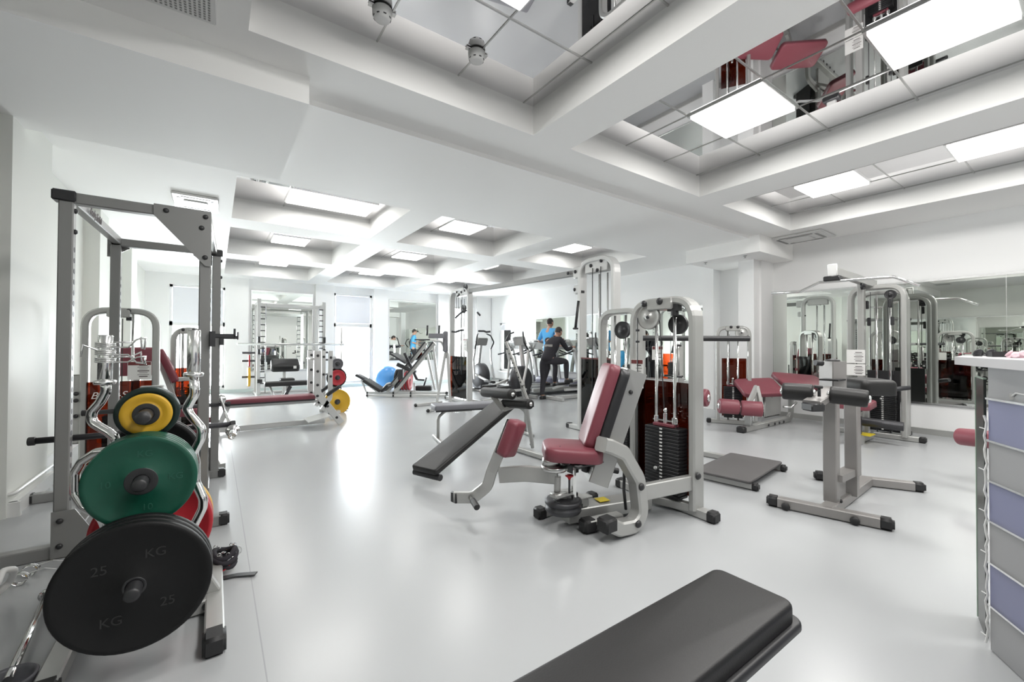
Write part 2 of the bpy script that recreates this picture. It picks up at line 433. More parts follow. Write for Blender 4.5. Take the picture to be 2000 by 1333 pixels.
b = B(); b.box((-1.27, 4.80, 1.48), (.22, .86, 2.96)); b.box((-1.29, 7.6, 1.46), (.18, .5, 2.92)); b.box((-1.28, 9.95, 1.46), (.2, .6, 2.92)); struct(b.build('trim_3', WALLG), 'shallow wall piers on the left wall')
b = B(); b.box((-1.77, 4.55, 1.5), (.95, .24, 3.0)); b.box((-2.3, .5, 1.6), (.2, 8.2, 3.2)); struct(b.build('wall_left_near', WALLG), 'recessed left wall beside the camera')
b = B(); b.box((2.9, YF-.1, 1.6), (10.9, .2, 3.2)); struct(b.build('wall_front', WALL), 'white wall behind the camera')
b = B(); b.box((7.78, 3.60, 1.35), (.66, .26, 2.70)); b.box((7.90, 3.52, 1.35), (.5, .16, 2.70)); struct(b.build('trim_4', WALL), 'white pier beside the leg curl machine')
b = B(); b.box((7.98, 4.52, 1.46), (.24, .22, 2.92)); struct(b.build('trim_5', WALL), 'slim white pier at the end of the far mirror')
b = B(); b.box((.45, 12.84, 1.46), (.50, .12, 2.92)); b.box((2.52, 12.84, 1.46), (.46, .12, 2.92)); b.box((4.13, 12.84, 1.46), (.42, .12, 2.92)); b.box((6.30, 12.84, 1.46), (.55, .12, 2.92)); b.box((7.78, 12.84, 1.46), (.6, .12, 2.92)); struct(b.build('trim_6', WALL), 'flat white piers between the far windows')
# skirtings
b = B(); b.box((8.085, 4.6, .04), (.03, 16.2, .08)); struct(b.build('baseboard_right', SILV), 'grey skirting along the mirror wall')
b = B(); b.box((3.5, 12.77, .04), (9.2, .03, .08)); struct(b.build('baseboard_back', TEAL), 'pale green skirting under the far windows')
b = B(); b.box((-1.14, 4.86, .05), (.04, .9, .10)); b.box((-1.335, 9.0, .05), (.03, 7.6, .1)); b.box((-1.65, 4.41, .05), (1.1, .04, .1)); struct(b.build('baseboard_left', WHITEP), 'white skirting on the left wall')
b = B(); b.tube([(-1.13, 5.3, .16), (-1.13, 4.40, .16), (-2.1, 4.39, .16)], .012, 8, .03); struct(b.build('trim_7', WHITEP), 'thin white pipe above the left skirting')
# windows
def window(n, axis, c, h, transom, blind, label, vx=None):
    a0, a1, z0, z1 = h
    def pt(a, z, d=0): return (a, c+d, z) if axis == 'y' else (c+d, a, z)
    def bx(b, ac, zc, la, lz, ld, d=0):
        b.box(pt(ac, zc, d), (la, ld, lz) if axis == 'y' else (ld, la, lz))
    t = thing('window_%d' % n, label, 'window', pt((a0+a1)/2, z0, .1)); t['kind'] = 'structure'
    b = B(); f = .06
    bx(b, (a0+a1)/2, z0+f/2, a1-a0, f, .07, .1); bx(b, (a0+a1)/2, z1-f/2, a1-a0, f, .07, .1)
    for a in (a0+f/2, a1-f/2): bx(b, a, (z0+z1)/2, f, z1-z0, .07, .1)
    if transom: bx(b, (a0+a1)/2, transom, a1-a0, .10, .07, .1)
    for a in (vx or []): bx(b, a, (z0+(transom or z1))/2, .05, (transom or z1)-z0, .06, .1)
    b.build('window_frame', WHITEP, t)
    b = B(); bx(b, (a0+a1)/2, (z0+z1)/2, a1-a0-.1, z1-z0-.1, .008, .12); b.build('pane', GLASS, t)
    if blind: b = B(); bx(b, (a0+a1)/2, (blind+z1)/2-.03, a1-a0-.12, z1-blind-.06, .006, .05); b.build('blind', BLIND, t)
    b = B(); bx(b, (a0+a1)/2, z0-.02, a1-a0+.06, .04, .16, -.0); b.build('window_sill', WHITEP, t)
window(1, 'y', YB, W1, 1.72, 1.74, 'tall bright window behind the power rack with a blind over its top')
window(2, 'y', YB, W2, 1.80, 1.86, 'tall bright window with a white blind right of the smith machine', )
window(3, 'y', YB, W3, None, None, 'bright window behind the far cable tower')
window(4, 'x', XR, W4, None, 1.75, 'bright window in the right wall behind the treadmills')
# wall mirrors
def wmirror(label, axis, c, a0, a1, z0, z1, side, panes, frame_m=ALU):
    def bxs(ac, zc, la, lz, ld, d): return ((ac, c+side*d, zc), (la, ld, lz)) if axis == 'y' else ((c+side*d, ac, zc), (ld, la, lz))
    t = thing('wall_mirror', label, 'mirror', bxs((a0+a1)/2, z0, 0, 0, 0, 0)[0], group='wall mirrors')
    b = B(); b.box(*bxs((a0+a1)/2, (z0+z1)/2, a1-a0, z1-z0, .012, .012)); b.build('mirror_glass', MIRR, t)
    b = B()
    for z in (z0-.012, z1+.012): b.box(*bxs((a0+a1)/2, z, a1-a0+.05, .024, .022, .013))
    for a in (a0-.012, a1+.012): b.box(*bxs(a, (z0+z1)/2, .024, z1-z0, .022, .013))
    for i in range(1, panes): b.box(*bxs(a0+(a1-a0)*i/panes, (z0+z1)/2, .004, z1-z0, .003, .0195))
    b.build('frame', frame_m, t)
wmirror('long mirror on the right wall behind the lat machine', 'x', XR, -3.3, 3.44, .44, 2.12, -1, 5)
wmirror('mirror on the right wall beyond the pier behind the treadmills', 'x', XR, 4.66, 10.34, .50, 2.03, -1, 4)
wmirror('mirror on the far wall behind the smith machine', 'y', YB, .78, 2.22, .55, 2.62, -1, 1)
wmirror('white framed mirror on the far wall above the blue ball', 'y', YB, 4.42, 5.98, .74, 2.62, -1, 1, WHITEP)
wmirror('mirror on the recessed left wall behind the dumbbell rack', 'x', -2.2, -3.0, 4.0, .62, 2.1, 1, 4)

# air conditioning cassettes, detectors, sprinklers
def cassette(c, sx_, sy_, z, label):
    t = thing('air_vent', label, 'air conditioner', (c[0], c[1], z), group='ceiling air cassettes')
    b = B(); b.box((c[0], c[1], z-.016), (sx_, sy_, .03), bev=.008)
    b.build('cover', WHITEP, t)
    b = B(); b.box((c[0], c[1], z-.036), (sx_*.52, sy_*.42, .016), bev=.006); b.build('grille', WHITEP, t)
    b = B()
    for k in (-1, 1): b.box((c[0]+k*sx_*.36, c[1], z-.033), (.035, sy_*.62, .006)); b.box((c[0], c[1]+k*sy_*.36, z-.033), (sx_*.62, .035, .006))
    b.build('outlet_slots', GREYP, t)
cassette((-.2, 6.3), .44, .62, ZF, 'white square air vent on the ceiling above the power rack')
cassette((7.60, 2.82), .60, .74, ZN-.002, 'white square air cassette on the ceiling beside the right pier')
t = thing('vent_grille', 'perforated white grille in the ceiling at the top left edge', 'vent', (-.20, 2.0, ZN), group=None)
VC = Zp(345, -22, ZN); VX, VY = VC.x, VC.y; t.location = (VX, VY, ZN); ROOT[t.name] = M4.Translation(V((VX, VY, ZN)))
b = B(); b.box((VX, VY, ZN-.008), (.32, .32, .016), bev=.004); b.build('plate', WHITEP, t)
b = B()
for i in range(14):
    for j in range(14): b.box((VX-.13+i*.020, VY-.13+j*.020, ZN-.0165), (.010, .010, .003))
b.build('perforations', GREYP, t)
for (x, y, la) in ((.79, 2.47, 'smoke detector in the left coffer, left of the two'), (1.43, 2.46, 'smoke detector in the left coffer, right of the two')):
    t = thing('smoke_detector', la, 'smoke detector', (x, y, ZT-.01), group='smoke detectors')
    b = B(); b.lathe([(0, 0), (.055, 0), (.058, -.006), (.056, -.04), (.045, -.062), (.03, -.066), (0, -.066)], (x, y, ZT-.006), (0, 0, 1), 28); b.build('housing', WHITEP, t)
    b = B()
    for k in range(8):
        a = k*PI/4; b.box((x+.047*math.cos(a), y+.047*math.sin(a), ZT-.058), (.016, .008, .007), rz=a+PI/2)
    b.build('sensor_slots', DARKM, t)
    b = B(); b.box((x, y, ZT-.008), (.16, .03, .006)); b.build('bracket', STEEL, t)
for (px, py, z, la) in ((1378, 513, 2.69, 'left of the two sprinkler heads under the right soffit'), (1455, 500, 2.69, 'right of the two sprinkler heads under the right soffit')):
    p = Zp(px, py, z); p.x = max(6.98, p.x); p.y = min(4.3, max(3.2, p.y))
    b = B(); b.lathe([(0, 0), (.03, 0), (.028, -.008), (.01, -.012), (.01, -.03), (.022, -.034), (.022, -.038), (0, -.038)], (p.x, p.y, z), (0, 0, 1), 16)
    o = b.build('sprinkler_head', STEEL); tag(o, la, 'sprinkler', 'sprinkler heads')
# ================================================================== SHARED MACHINE PARTS
def foot_cap(t, c, size, rz=0.0, name='foot_cap'):
    b = B(); b.box(c, size, rz=rz, bev=.012); return b.build(name, RUB, t)
def roller(t, a, b_, r, m, ends=CHROME, name='foam_roller'):
    a, b_ = V(a), V(b_); d = (b_-a).normalized(); L = (b_-a).length
    q = B(); q.lathe([(r*.35, 0), (r*.88, 0), (r*.97, .006), (r, .02), (r, L-.02), (r*.97, L-.006), (r*.88, L), (r*.35, L)], a, d, 28)
    o = q.build(name, m, t)
    q = B(); q.lathe([(0, -.016), (r*.30, -.016), (r*.42, -.008), (r*.42, 0), (r*.2, .004)], a, d, 20); q.build('end_cap', ends, o); q = B(); q.lathe([(0, .016), (r*.30, .016), (r*.42, .008), (r*.42, 0), (r*.2, -.004)], b_, d, 20)
    q.build('end_cap', ends, o); return o
PLATE_ME = {}
def weight_stack(t, c, u, wid, dep_, n, z0, th=.026, rods=None, pin=None, carriage=MAR):
    """n black plates on two chrome guide rods; c = centre on the floor, u = wide direction"""
    u = V(u).normalized(); v = V((-u.y, u.x, 0)); c = V(c); Rm = basis(u)
    first = None
    for i in range(n):
        z = z0 + th*(i+.5)
        if first is None:
            b = B(); b.box((c.x, c.y, z), (wid, dep_, th*.88), bev=.003, Rm=Rm)
            b.mi = 1; b.box((c - v*(dep_/2) + V((0, 0, z))), (.022, .004, th*.45), Rm=Rm); b.mi = 0
            first = b.build('weight_plate', [IRON, PAPER], t)
        else:
            o = first.copy(); COL.objects.link(o); o.parent = t; o.location = (0, 0, th*i)
    top = z0+th*n
    b = B(); b.box((c.x, c.y, top+.012), (wid*.62, dep_*.6, .024), bev=.004, Rm=Rm); b.build('top_plate', carriage, t)
    if rods:
        for k in (-1, 1): b = B(); b.rod(c+u*k*wid*.27+V((0, 0, z0-.06)), c+u*k*wid*.27+V((0, 0, rods)), .0125, 12); b.build('guide_rod', CHROME, t)
        b = B()
        for k in (-1, 1): b.cyl(c+u*k*wid*.27+V((0, 0, top+.024)), c+u*k*wid*.27+V((0, 0, top+.075)), .022, 16)
        b.cyl(c+V((0, 0, top+.02)), c+V((0, 0, top+.10)), .018, 16); b.lathe([(0, 0), (.013, .005), (.018, .02), (.013, .035), (0, .04)], c+V((0, 0, top+.10)), (0, 0, 1), 12)
        b.box(c+V((0, 0, top+.045)), (wid*.68, .035, .010), Rm=Rm)
        b.build('carriage', CHROME, t)
    if pin is not None:
        p = c - v*(dep_/2) + V((0, 0, z0+th*(n-pin-.5)))
        b = B(); b.rod(p, p-v*.05, .005, 8); b.lathe([(0, 0), (.012, .003), (.016, .014), (.012, .026), (0, .03)], p-v*.045, -v, 14); b.build('selector_pin', STEEL, t)
    return first
def arch(t, p0, p1, z0, z1, w_plane, w_side, rad, m=SILV, name='arch_frame', ch=.012, k=8):
    """bent steel arch: up from p0, over, down to p1"""
    p0, p1 = V(p0), V(p1); u = (p1-p0).normalized(); n = V((-u.y, u.x, 0))
    a = V((p0.x, p0.y, z0)); b_ = V((p0.x, p0.y, z1-w_plane/2)); c = V((p1.x, p1.y, z1-w_plane/2)); d = V((p1.x, p1.y, z0))
    q = B(); q.rect([a, b_, c, d], w_plane, w_side, n, rad, ch, k)
    return q.build(name, m, t)
def shroud(t, p0, p1, z0, z1, m=TINT, name='shroud', th=.006, bow=0):
    p0, p1 = V(p0), V(p1); u = (p1-p0).normalized(); c = (p0+p1)/2
    b = B(); b.box((c.x, c.y, (z0+z1)/2), ((p1-p0).length, th, z1-z0), Rm=basis(u)); return b.build(name, m, t)
def pulley(t, c, axis, r, th=.03, m=PLBLK, name='pulley'):
    c = V(c); ax = V(axis).normalized()
    q = B(); q.lathe([(0, -th/2), (r*.3, -th/2), (r*.34, -th*.25), (r*.9, -th*.3), (r, -th/2), (r*.93, 0), (r, th/2), (r*.9, th*.3), (r*.34, th*.25), (r*.3, th/2), (0, th/2)], c, ax, 32)
    o = q.build(name, m, t); q = B(); q.cyl(c-ax*(th/2+.012), c+ax*(th/2+.012), .013, 10); q.build('axle_bolt', DARKM, o); return o
def bolts(t, pts, axis, r=.016, h=.012, m=PLBLK, name='bolt_heads'):
    ax = V(axis).normalized(); first = None; p0 = V(pts[0]); rt = ROOT[t.name].to_3x3().inverted()
    for p in pts:
        if first is None:
            b = B(); b.lathe([(0, h), (r*.6, h*.95), (r, h*.4), (r, 0), (0, 0)], p, ax, 12); first = b.build('bolt_head', m, t)
        else:
            o = first.copy(); COL.objects.link(o); o.parent = t; o.location = rt @ (V(p)-p0)
    return first
def cable(t, pts, r=.004, name='cable', m=PLBLK, fil=.0):
    b = B(); b.tube(pts, r, 6, fil); return b.build(name, m, t)
def placard(t, c, u, v, w_, h, name='instruction_placard', band=True):
    c, u, v = V(c), V(u).normalized(), V(v).normalized(); n = u.cross(v)
    Rm = M4((u, v, n)).transposed().to_4x4()
    b = B(); b.box(c, (w_, h, .006), Rm=Rm); 
    b.mi = 1
    if band: b.box(c+v*(h/2-.018)+n*.002, (w_*.96, .03, .006), Rm=Rm)
    b.mi = 2
    for k in range(7): b.box(c+u*(w_*.16)+v*(h*.30-k*h*.105)+n*.002, (w_*(.5 if k % 2 else .36), .004 if k % 3 else .009, .0045), Rm=Rm)
    return b.build(name, [PAPER, MARINK, INK], t)

# ---- round weight plates (prototype per kind, then copies)
PROTO = {}
def plate_proto(key, r, th, m, hub=.055, hub_m=PLBLK, lip=.018, txt=None, tm=LETD):
    """rubber plate lying on its own axis = local +y ; face side is local -y"""
    o = bpy.data.objects.new('weight_disc', None); COL.objects.link(o); ROOT[o.name] = M4.Identity(4)
    b = B(); h = th/2; hole = .026
    b.lathe([(hole, -h*.8), (hub, -h*.8), (hub+.004, -h*.55), (r-lip-.012, -h*.55), (r-lip, -h*.98), (r-.004, -h), (r, -h*.7), (r, h*.7), (r-.004, h), (r-lip, h*.98), (r-lip-.012, h*.55), (hub+.004, h*.55), (hub, h*.8), (hole, h*.8), (hole, -h*.8)], (0, 0, 0), (0, 1, 0), 56)
    b.build('disc', m, o)
    b = B(); b.lathe([(hole, -h*.84), (hub-.004, -h*.84), (hub-.001, -h*.8), (hub-.001, h*.8), (hub-.004, h*.84), (hole, h*.84), (hole, -h*.84)], (0, 0, 0), (0, 1, 0), 36); b.build('hub_ring', hub_m, o)
    if txt:
        rr = (hub+r-lip)/2
        for s_, a in txt:
            text(s_, r*.20, (rr*math.cos(a), -h*.55-.0005, rr*math.sin(a)), (1, 0, 0), (0, 0, 1), tm, o, 'embossed_weight')
    return o
def put_plate(key, loc, rz, label, group, args=None):
    if key not in PROTO:
        o = plate_proto(key, *args[0], **args[1]); PROTO[key] = o
        o.location = loc; o.rotation_euler = (0, 0, rz); o['category'] = 'weight plate'
        o['label'] = label; o['group'] = group; return o
    o = dup(PROTO[key], loc, rz, label, group); return o
KG = [('KG', R(80)), ('25', R(180)), ('KG', R(-85)), ('25', R(0))]
KG10 = [('KG', R(85)), ('10', R(180)), ('10', R(-80)), ('KG', R(2))]
PK = {'blk45': ((.225, .03, PBLK), dict(hub=.035, txt=[('KG', R(62)), ('25', R(140)), ('KG', R(-120)), ('25', R(-40))])),
      'grn34': ((.172, .026, PGREEN), dict(hub=.052, txt=KG10, tm=LETG)),
      'blk34': ((.172, .028, PBLK), dict(hub=.04)),
      'red56': ((.27, .045, PRED), dict(hub=.05)), 'blk56': ((.27, .045, PBLK), dict(hub=.05)),
      'dgr23': ((.105, .022, PDGRN), dict(hub=.04)),
      'yel16': ((.083, .022, PYEL), dict(hub=.045)),
      'yel45': ((.225, .05, PYEL), dict(hub=.05)),
      'red45': ((.225, .045, PRED), dict(hub=.05)),
      'red23': ((.14, .03, PRED), dict(hub=.045)),
      'blk23': ((.15, .03, PBLK), dict(hub=.045)),
      'gry17': ((.10, .03, mat('grey rubber plate', (.10, .10, .11), .45)), dict(hub=.04))}
def plate(key, loc, rz, label, group): return put_plate(key, loc, rz, label, group, PK[key])
# ================================================================== LEFT FOREGROUND: power rack, plate tree, curl bars
# ---- power rack
X0, X1, Y0, Y1, HT = -.70, -.058, 3.44, 4.69, 2.07
X1F = .006
t = thing('power_rack', 'tall grey steel power rack with hole-lined uprights on the left', 'power rack', ((X0+X1)/2, (Y0+Y1)/2, 0))
S = .063
for (x, y) in ((X0, Y0), (X1, Y0), (X0+.03, Y1), (X1F, Y1)):
    b = B(); b.bar((x, y, .0), (x, y, HT-.04), S, S, up=(0, 1, 0))
    b.mi = 1
    sgn = 1
    for k in range(27):
        z = .32 + k*.062
        if z > 1.80: break
        b.cyl((x+S/2*sgn-.003, y, z), (x+S/2*sgn+.0012, y, z), .0155, 12)
    b.build('upright', [GREYP, PLBLK], t)
for y in (Y0, Y1):
    b = B(); b.bar((X0-.01, y, HT-.03), (X1+.03, y, HT-.03), S, S); b.build('top_beam', GREYP, t)
    b = B(); b.bar((X0-.42, y, .035), (X1+.10, y, .035), .07, .07); b.build('base_beam', GREYP, t)
    foot_cap(t, (X1+.115, y, .036), (.07, .078, .078)); foot_cap(t, (X0-.43, y, .036), (.07, .078, .078))
    for s_ in (-1, 1):
        x = X0 if s_ < 0 else X1
        b = B(); d = -s_
        yy = y-.042 if y == Y0 else y+.042
        if s_ > 0 or y == Y1: b = B(); g_ = 1.0 if y == Y0 else .42; b.prism([(0, 0), (d*.26*g_, 0), (d*.26*g_, -.07), (d*.0, -.36*g_), (-d*.030, -.36*g_), (-d*.030, 0)], (x, yy, HT+.005), (1, 0, 0), (0, 0, 1), .008); b.build('gusset_plate', GREYP, t)
        b = B(); b.prism([(-.035, .0), (.20, .0), (.06, .26), (-.035, .26)] if s_ < 0 else [(.035, .0), (-.20, .0), (-.06, .26), (.035, .26)], (x, yy, .005), (1, 0, 0), (0, 0, 1), .008)
        b.build('gusset_plate', GREYP, t)
for x in (X0, X1):
    b = B(); b.bar((x, Y0-.03, HT-.02), (x+.04, Y1+.03, HT-.02), S*.9, S*.9); b.build('side_beam', GREYP, t)
    b = B(); b.bar((x, Y0, .035), (x, Y1, .035), .06, .06); b.build('base_rail', GREYP, t)
b = B(); b.box((X0-.008, Y0, HT-.024), (.10, .086, .062), bev=.006); b.build('corner_cap', PLBLK, t)
b = B(); b.box((X1F, Y1, HT-.035), (.088, .088, .06), bev=.006); b.build('corner_cap', PLBLK, t)
bolts(t, [(X1-.20, Y0-.047, HT-.03), (X1, Y0-.047, HT-.035), (X1-.02, Y0-.047, HT-.11), (X1, Y0-.047, HT-.30), (X0, Y0-.047, .21), (X0, Y0-.047, .07), (X1, Y0-.047, .20)], (0, -1, 0), .015)
bolts(t, [(X0+S/2, Y0-.0, HT-.10), (X0+S/2, Y0, HT-.22), (X0+S/2, Y1, HT-.12), (X0+S/2, Y1, HT-.25), (X1F+S/2, Y1, HT-.10), (X1F+S/2, Y1, HT-.25)], (1, 0, 0), .015)
text('Body-Solid', .075, (X0+.0485, Y0+.42, HT-.02), (0, 1, 0), (0, 0, 1), INK, t, 'lettering', shear=.3)
for (y, z) in ((Y0+.05, .655), (Y1-.04, .66)):
    b = B(); b.rod((X0-.13, y, z), (X1+.16, y, z+.0), .018, 14); o = b.build('safety_bar', DARKM, t)
    b = B(); b.cyl((X0-.15, y, z), (X0-.12, y, z), .024); b.build('end_cap', PLBLK, o); b = B(); b.cyl((X1+.15, y, z), (X1+.18, y, z), .024); b.build('end_cap', PLBLK, o)
for (x, y, z) in ((X1, Y0, 1.24), (X1F, Y1, 1.25)):
    b = B(); b.box((x+.045, y-.05, z), (.03, .05, .10)); b.bar((x+.03, y-.05, z+.02), (x+.17, y-.05, z+.02), .03, .028, up=(0, 0, 1)); b.bar((x+.165, y-.05, z-.0), (x+.165, y-.05, z+.07), .012, .03, up=(0, 1, 0)); b.build('bar_catch', DARKM, t)

# ---- plate tree
TX, TY = -.223, 2.42
t = thing('plate_tree', 'silver A-frame weight plate tree loaded with discs in the left foreground', 'weight tree', (TX, TY, 0))
XA, XB_ = .010, -.455
for x in (XA, XB_):
    b = B(); b.rect([(x, 2.03, .16), (x, 2.36, .21)], .064, .03); 
    b = B(); b.bar((x, 2.06, .036), (x, 2.80, .036), .068, .062); b.build('foot_rail', SILV, t)
    foot_cap(t, (x, 2.035, .037), (.078, .10, .075)); foot_cap(t, (x, 2.82, .037), (.078, .06, .075))
b = B(); b.bar((XB_, 2.36, .036), (XA, 2.36, .036), .07, .06); b.build('cross_rail', SILV, t)
b = B(); b.bar((TX, 2.40, .05), (TX, 2.42, 1.02), .075, .062, up=(0, 1, 0)); b.build('mast', SILV, t)
for x in (XA, XB_):
    b = B(); b.bar((x, 2.40, .06), (TX, 2.42, .52), .05, .05, up=(0, 1, 0)); b.build('brace', SILV, t)
for z, r_ in ((.345, .024), (.68, .024), (.92, .024)):
    for s_ in (-1, 1):
        b = B(); e = {.345: .50, .68: .36, .92: .31}[z]; L = e if s_ < 0 else .36
        b.lathe([(0, 0), (r_, 0), (r_, L-.006), (r_-.005, L), (0, L)], (TX, TY, z), (0, s_, 0), 20); b.build('storage_peg', PLBLK, t)
bolts(t, [(XA-.03, 2.32, .04), (XB_+.05, 2.32, .04)], (0, -1, 0), .016)
tree_top = 1
GT = 'discs on the plate tree'
rz = R(-3)
for k, (key, y, z, la) in enumerate((
    ('blk45', 2.00, .345, 'big black rubber disc at the bottom front of the plate tree'),
    ('blk45', 2.04, .345, 'big black disc second from the front on the lowest peg'),
    ('blk45', 2.08, .345, 'big black disc third from the front on the lowest peg'),
    ('red45', 2.56, .345, 'large dark red disc behind the big black ones on the plate tree'),
    ('red45', 2.615, .345, 'second large red disc behind the first on the plate tree'),
    ('yel45', 2.68, .345, 'large yellow disc rearmost on the lowest peg of the plate tree'),
    ('grn34', 2.135, .68, 'green 10 kg rubber disc facing the camera on the middle peg'),
    ('grn34', 2.168, .68, 'green disc second from the front on the middle peg'),
    ('grn34', 2.201, .68, 'green disc third from the front on the middle peg'),
    ('grn34', 2.234, .68, 'green disc fourth from the front on the middle peg'),
    ('blk34', 2.55, .68, 'black disc on the far side of the middle peg'),
    ('blk34', 2.59, .68, 'second black disc on the far side of the middle peg'),
    ('yel16', 2.245, .92, 'small yellow disc on the top peg of the plate tree'),
    ('dgr23', 2.285, .92, 'small dark green disc behind the small yellow one'),
    ('dgr23', 2.32, .92, 'second small dark green disc on the top peg'))):
    plate(key, (TX, y, z), rz, la, GT)

# ---- curl bars standing in the tree's bar holders
def vbar(px, py_s0, py_s1, path, d, label, collars=False):
    """chrome bar: sleeve between two photo heights, shaft along a path of (px,py)"""
    p0, p1 = D(px, py_s0, d), D(px, py_s1, d); p0.x = p1.x; p0.y = p1.y
    t = thing('curl_bar', label, 'barbell', (p1.x, p1.y, 0), group='chrome curl bars on the plate tree')
    b = B(); b.lathe([(0, 0), (.023, 0), (.025, .003), (.025, (p0-p1).length-.004), (.022, (p0-p1).length), (.008, (p0-p1).length), (0, (p0-p1).length-.004)], p1, (0, 0, 1), 28); b.build('sleeve', CHROME, t)
    b = B(); b.lathe([(0, 0), (.034, 0), (.037, -.004), (.037, -.014), (.034, -.018), (0, -.018)], p1, (0, 0, 1), 28); b.build('collar_flange', CHROME, t)
    pts = [p1] + [D(x, y, dd) for x, y, dd in path]
    b = B(); b.tube(pts, .0180, 16, .05, up=(.3, 1, 0)); b.build('shaft', CHROME, t); return t, p0, p1
t1, _, _ = vbar(378, 645, 728, [(381, 770, 1.86), (364, 798, 1.86), (372, 812, 1.86), (395, 838, 1.86), (392, 858, 1.86), (378, 884, 1.86), (382, 905, 1.86), (382, 942, 1.86), (397, 975, 1.86), (396, 992, 1.86), (372, 1040, 1.86), (372, 1090, 1.86)], 1.86, 'chrome curl bar standing on end to the right of the plate tree')
t2, p0, p1 = vbar(205, 655, 743, [(208, 765, 1.80), (196, 786, 1.80), (178, 806, 1.80), (180, 826, 1.80), (214, 846, 1.80), (228, 858, 1.80), (222, 880, 1.82), (188, 884, 1.82), (160, 902, 1.82), (146, 925, 1.82), (146, 965, 1.82), (162, 990, 1.82), (200, 1010, 1.82), (215, 1070, 1.86)], 1.80, 'chrome curl bar standing on end to the left of the plate tree with spring collars')
# spring collars on the left sleeve
for k in range(3):
    c = V((p1.x, p1.y, p0.z-.03-k*.032))
    pts = [c+V((math.cos(a)*.0315, math.sin(a)*.0315, -a*.0012)) for a in [i*2*PI/20 for i in range(58)]]
    s_ = [1, -1, .6][k]
    e0 = pts[-1]; d1 = V((.9, -.2, 0)).normalized(); 
    tail1 = [e0, e0+d1*.06, e0+d1*.09+V((0, 0, .035*s_)), e0+d1*.11+V((.01, 0, .04*s_)), e0+d1*.115+V((0, 0, -.01))]
    st = pts[0]; d2 = V((.75, .65, 0)).normalized() if k != 1 else V((-.9, -.3, 0)).normalized()
    tail0 = [st+d2*.105+V((0, 0, -.03)), st+d2*.10+V((0, 0, .02)), st+d2*.06, st]
    b = B(); b.tube(tail0[:-1]+pts+tail1[1:], .0035, 8)
    o = b.build('spring_collar', CHROME); tag(o, ['topmost', 'middle', 'lowest'][k]+' chrome spring collar clipped round the left curl bar sleeve', 'barbell collar', 'spring collars on the curl bar')

# ---- chrome bar leaning at the lower left, white bracket, collars on the floor, strap bundle
t = thing('barbell', 'chrome straight bar lying on the floor at the lower left corner', 'barbell', G(60, 1240))
P0 = Zp(15, 1330, .05); P1 = Zp(90, 1165, .05); P2 = Zp(140, 1110, .05)
b = B(); b.rod(P0, P1, .013, 16); b.build('shaft', CHROME, t)
dv = (P2-P0).normalized()
b = B(); b.lathe([(0, 0), (.018, 0), (.018, .18), (.015, .183), (0, .183)], P1, P2-P1, 20); b.build('sleeve', CHROME, t)
b = B(); b.lathe([(0, 0), (.028, 0), (.028, .012), (0, .012)], P1, P2-P1, 20); b.build('collar_flange', CHROME, t)
P3 = Zp(10, 1330, .02)
t = thing('bar_holder', 'grey rubber cup standing on the floor at the bottom left corner', 'bar holder', G(20, 1333))
b = B(); c = Zp(14, 1362, .0); b.lathe([(0, 0), (.072, 0), (.076, .01), (.070, .05), (.074, .06), (.068, .065), (.060, .055), (.058, .02), (0, .02)], c, (0, 0, 1), 36); b.build('cup', GREYV, t)
t = thing('floor_bracket', 'cream painted bent tube at the left edge near the rack base', 'bracket', G(10, 1150))
b = B(); p = [Zp(-40, 1165, .03), Zp(-10, 1150, .12), Zp(5, 1115, .16), Zp(28, 1112, .15), Zp(22, 1135, .06), Zp(-5, 1160, .03)]; b.tube(p, .014, 12, .03); b.build('bent_tube', WHITEP, t)
for k, (px, py, la) in enumerate(((36, 1135, 'chrome spring collar on the floor beside the cream bracket'), (56, 1118, 'chrome spring collar on the floor next to the rack base'))):
    c = Zp(px, py, .03); pts = [c+V((math.cos(a)*.03, a*.0022, math.sin(a)*.028)) for a in [i*2*PI/16 for i in range(50)]]
    b = B(); b.tube(pts+[pts[-1]+V((.05, 0, .01)), pts[-1]+V((.09, .01, -.01))], .0032, 7); o = b.build('spring_collar', CHROME); tag(o, la, 'barbell collar', 'spring collars on the floor')
t = thing('dip_belt', 'black webbing belt with chain coiled beside the plate tree foot', 'dip belt', G(440, 1105))
b = B(); c = Zp(438, 1098, .045)
for k, (rr, zz) in enumerate(((.060, .0), (.067, .03), (.058, .05))):
    b.tube([c+V((math.cos(a)*rr*.8, math.sin(a)*rr*1.1, zz+.012*math.sin(a*2+k))) for a in [i*2*PI/22 for i in range(22)]], .013, 8, closed=True)
b.build('webbing', CLOTHB, t)
b = B()
for k in range(16):
    a = k*.42; q = c+V((math.cos(a)*.048, math.sin(a)*.06, .055+.02*math.sin(k*1.3))); rr = .0085
    b.tube([q+V((math.cos(s)*rr, (math.sin(s)*rr if k % 2 else 0), (0 if k % 2 else math.sin(s)*rr))) for s in [i*2*PI/8 for i in range(8)]], .0022, 5, closed=True)
b.build('chain', CHROME, t)
b = B(); q = Zp(466, 1076, .05); b.tube([q+V((math.cos(s)*.014, 0, math.sin(s)*.02)) for s in [i*2*PI/12 for i in range(12)]], .003, 6, closed=True); b.build('hook', CHROME, t)
t = thing('lifting_strap', 'red and black lifting strap on the floor by the plate tree foot', 'strap', G(440, 1128))
A0, A1, A2, A3 = Zp(415, 1120, .012), Zp(440, 1112, .03), Zp(448, 1102, .045), Zp(462, 1124, .008)
b = B(); b.rect([A0, A1, A2], .05, .006, fil=.02); b.build('red_webbing', REDP, t)
b = B(); b.rect([Zp(418, 1133, .008), A3, Zp(500, 1121, .010)], .035, .006, up=(0, 0, 1), fil=.01); b.build('black_tail', PLBLK, t)

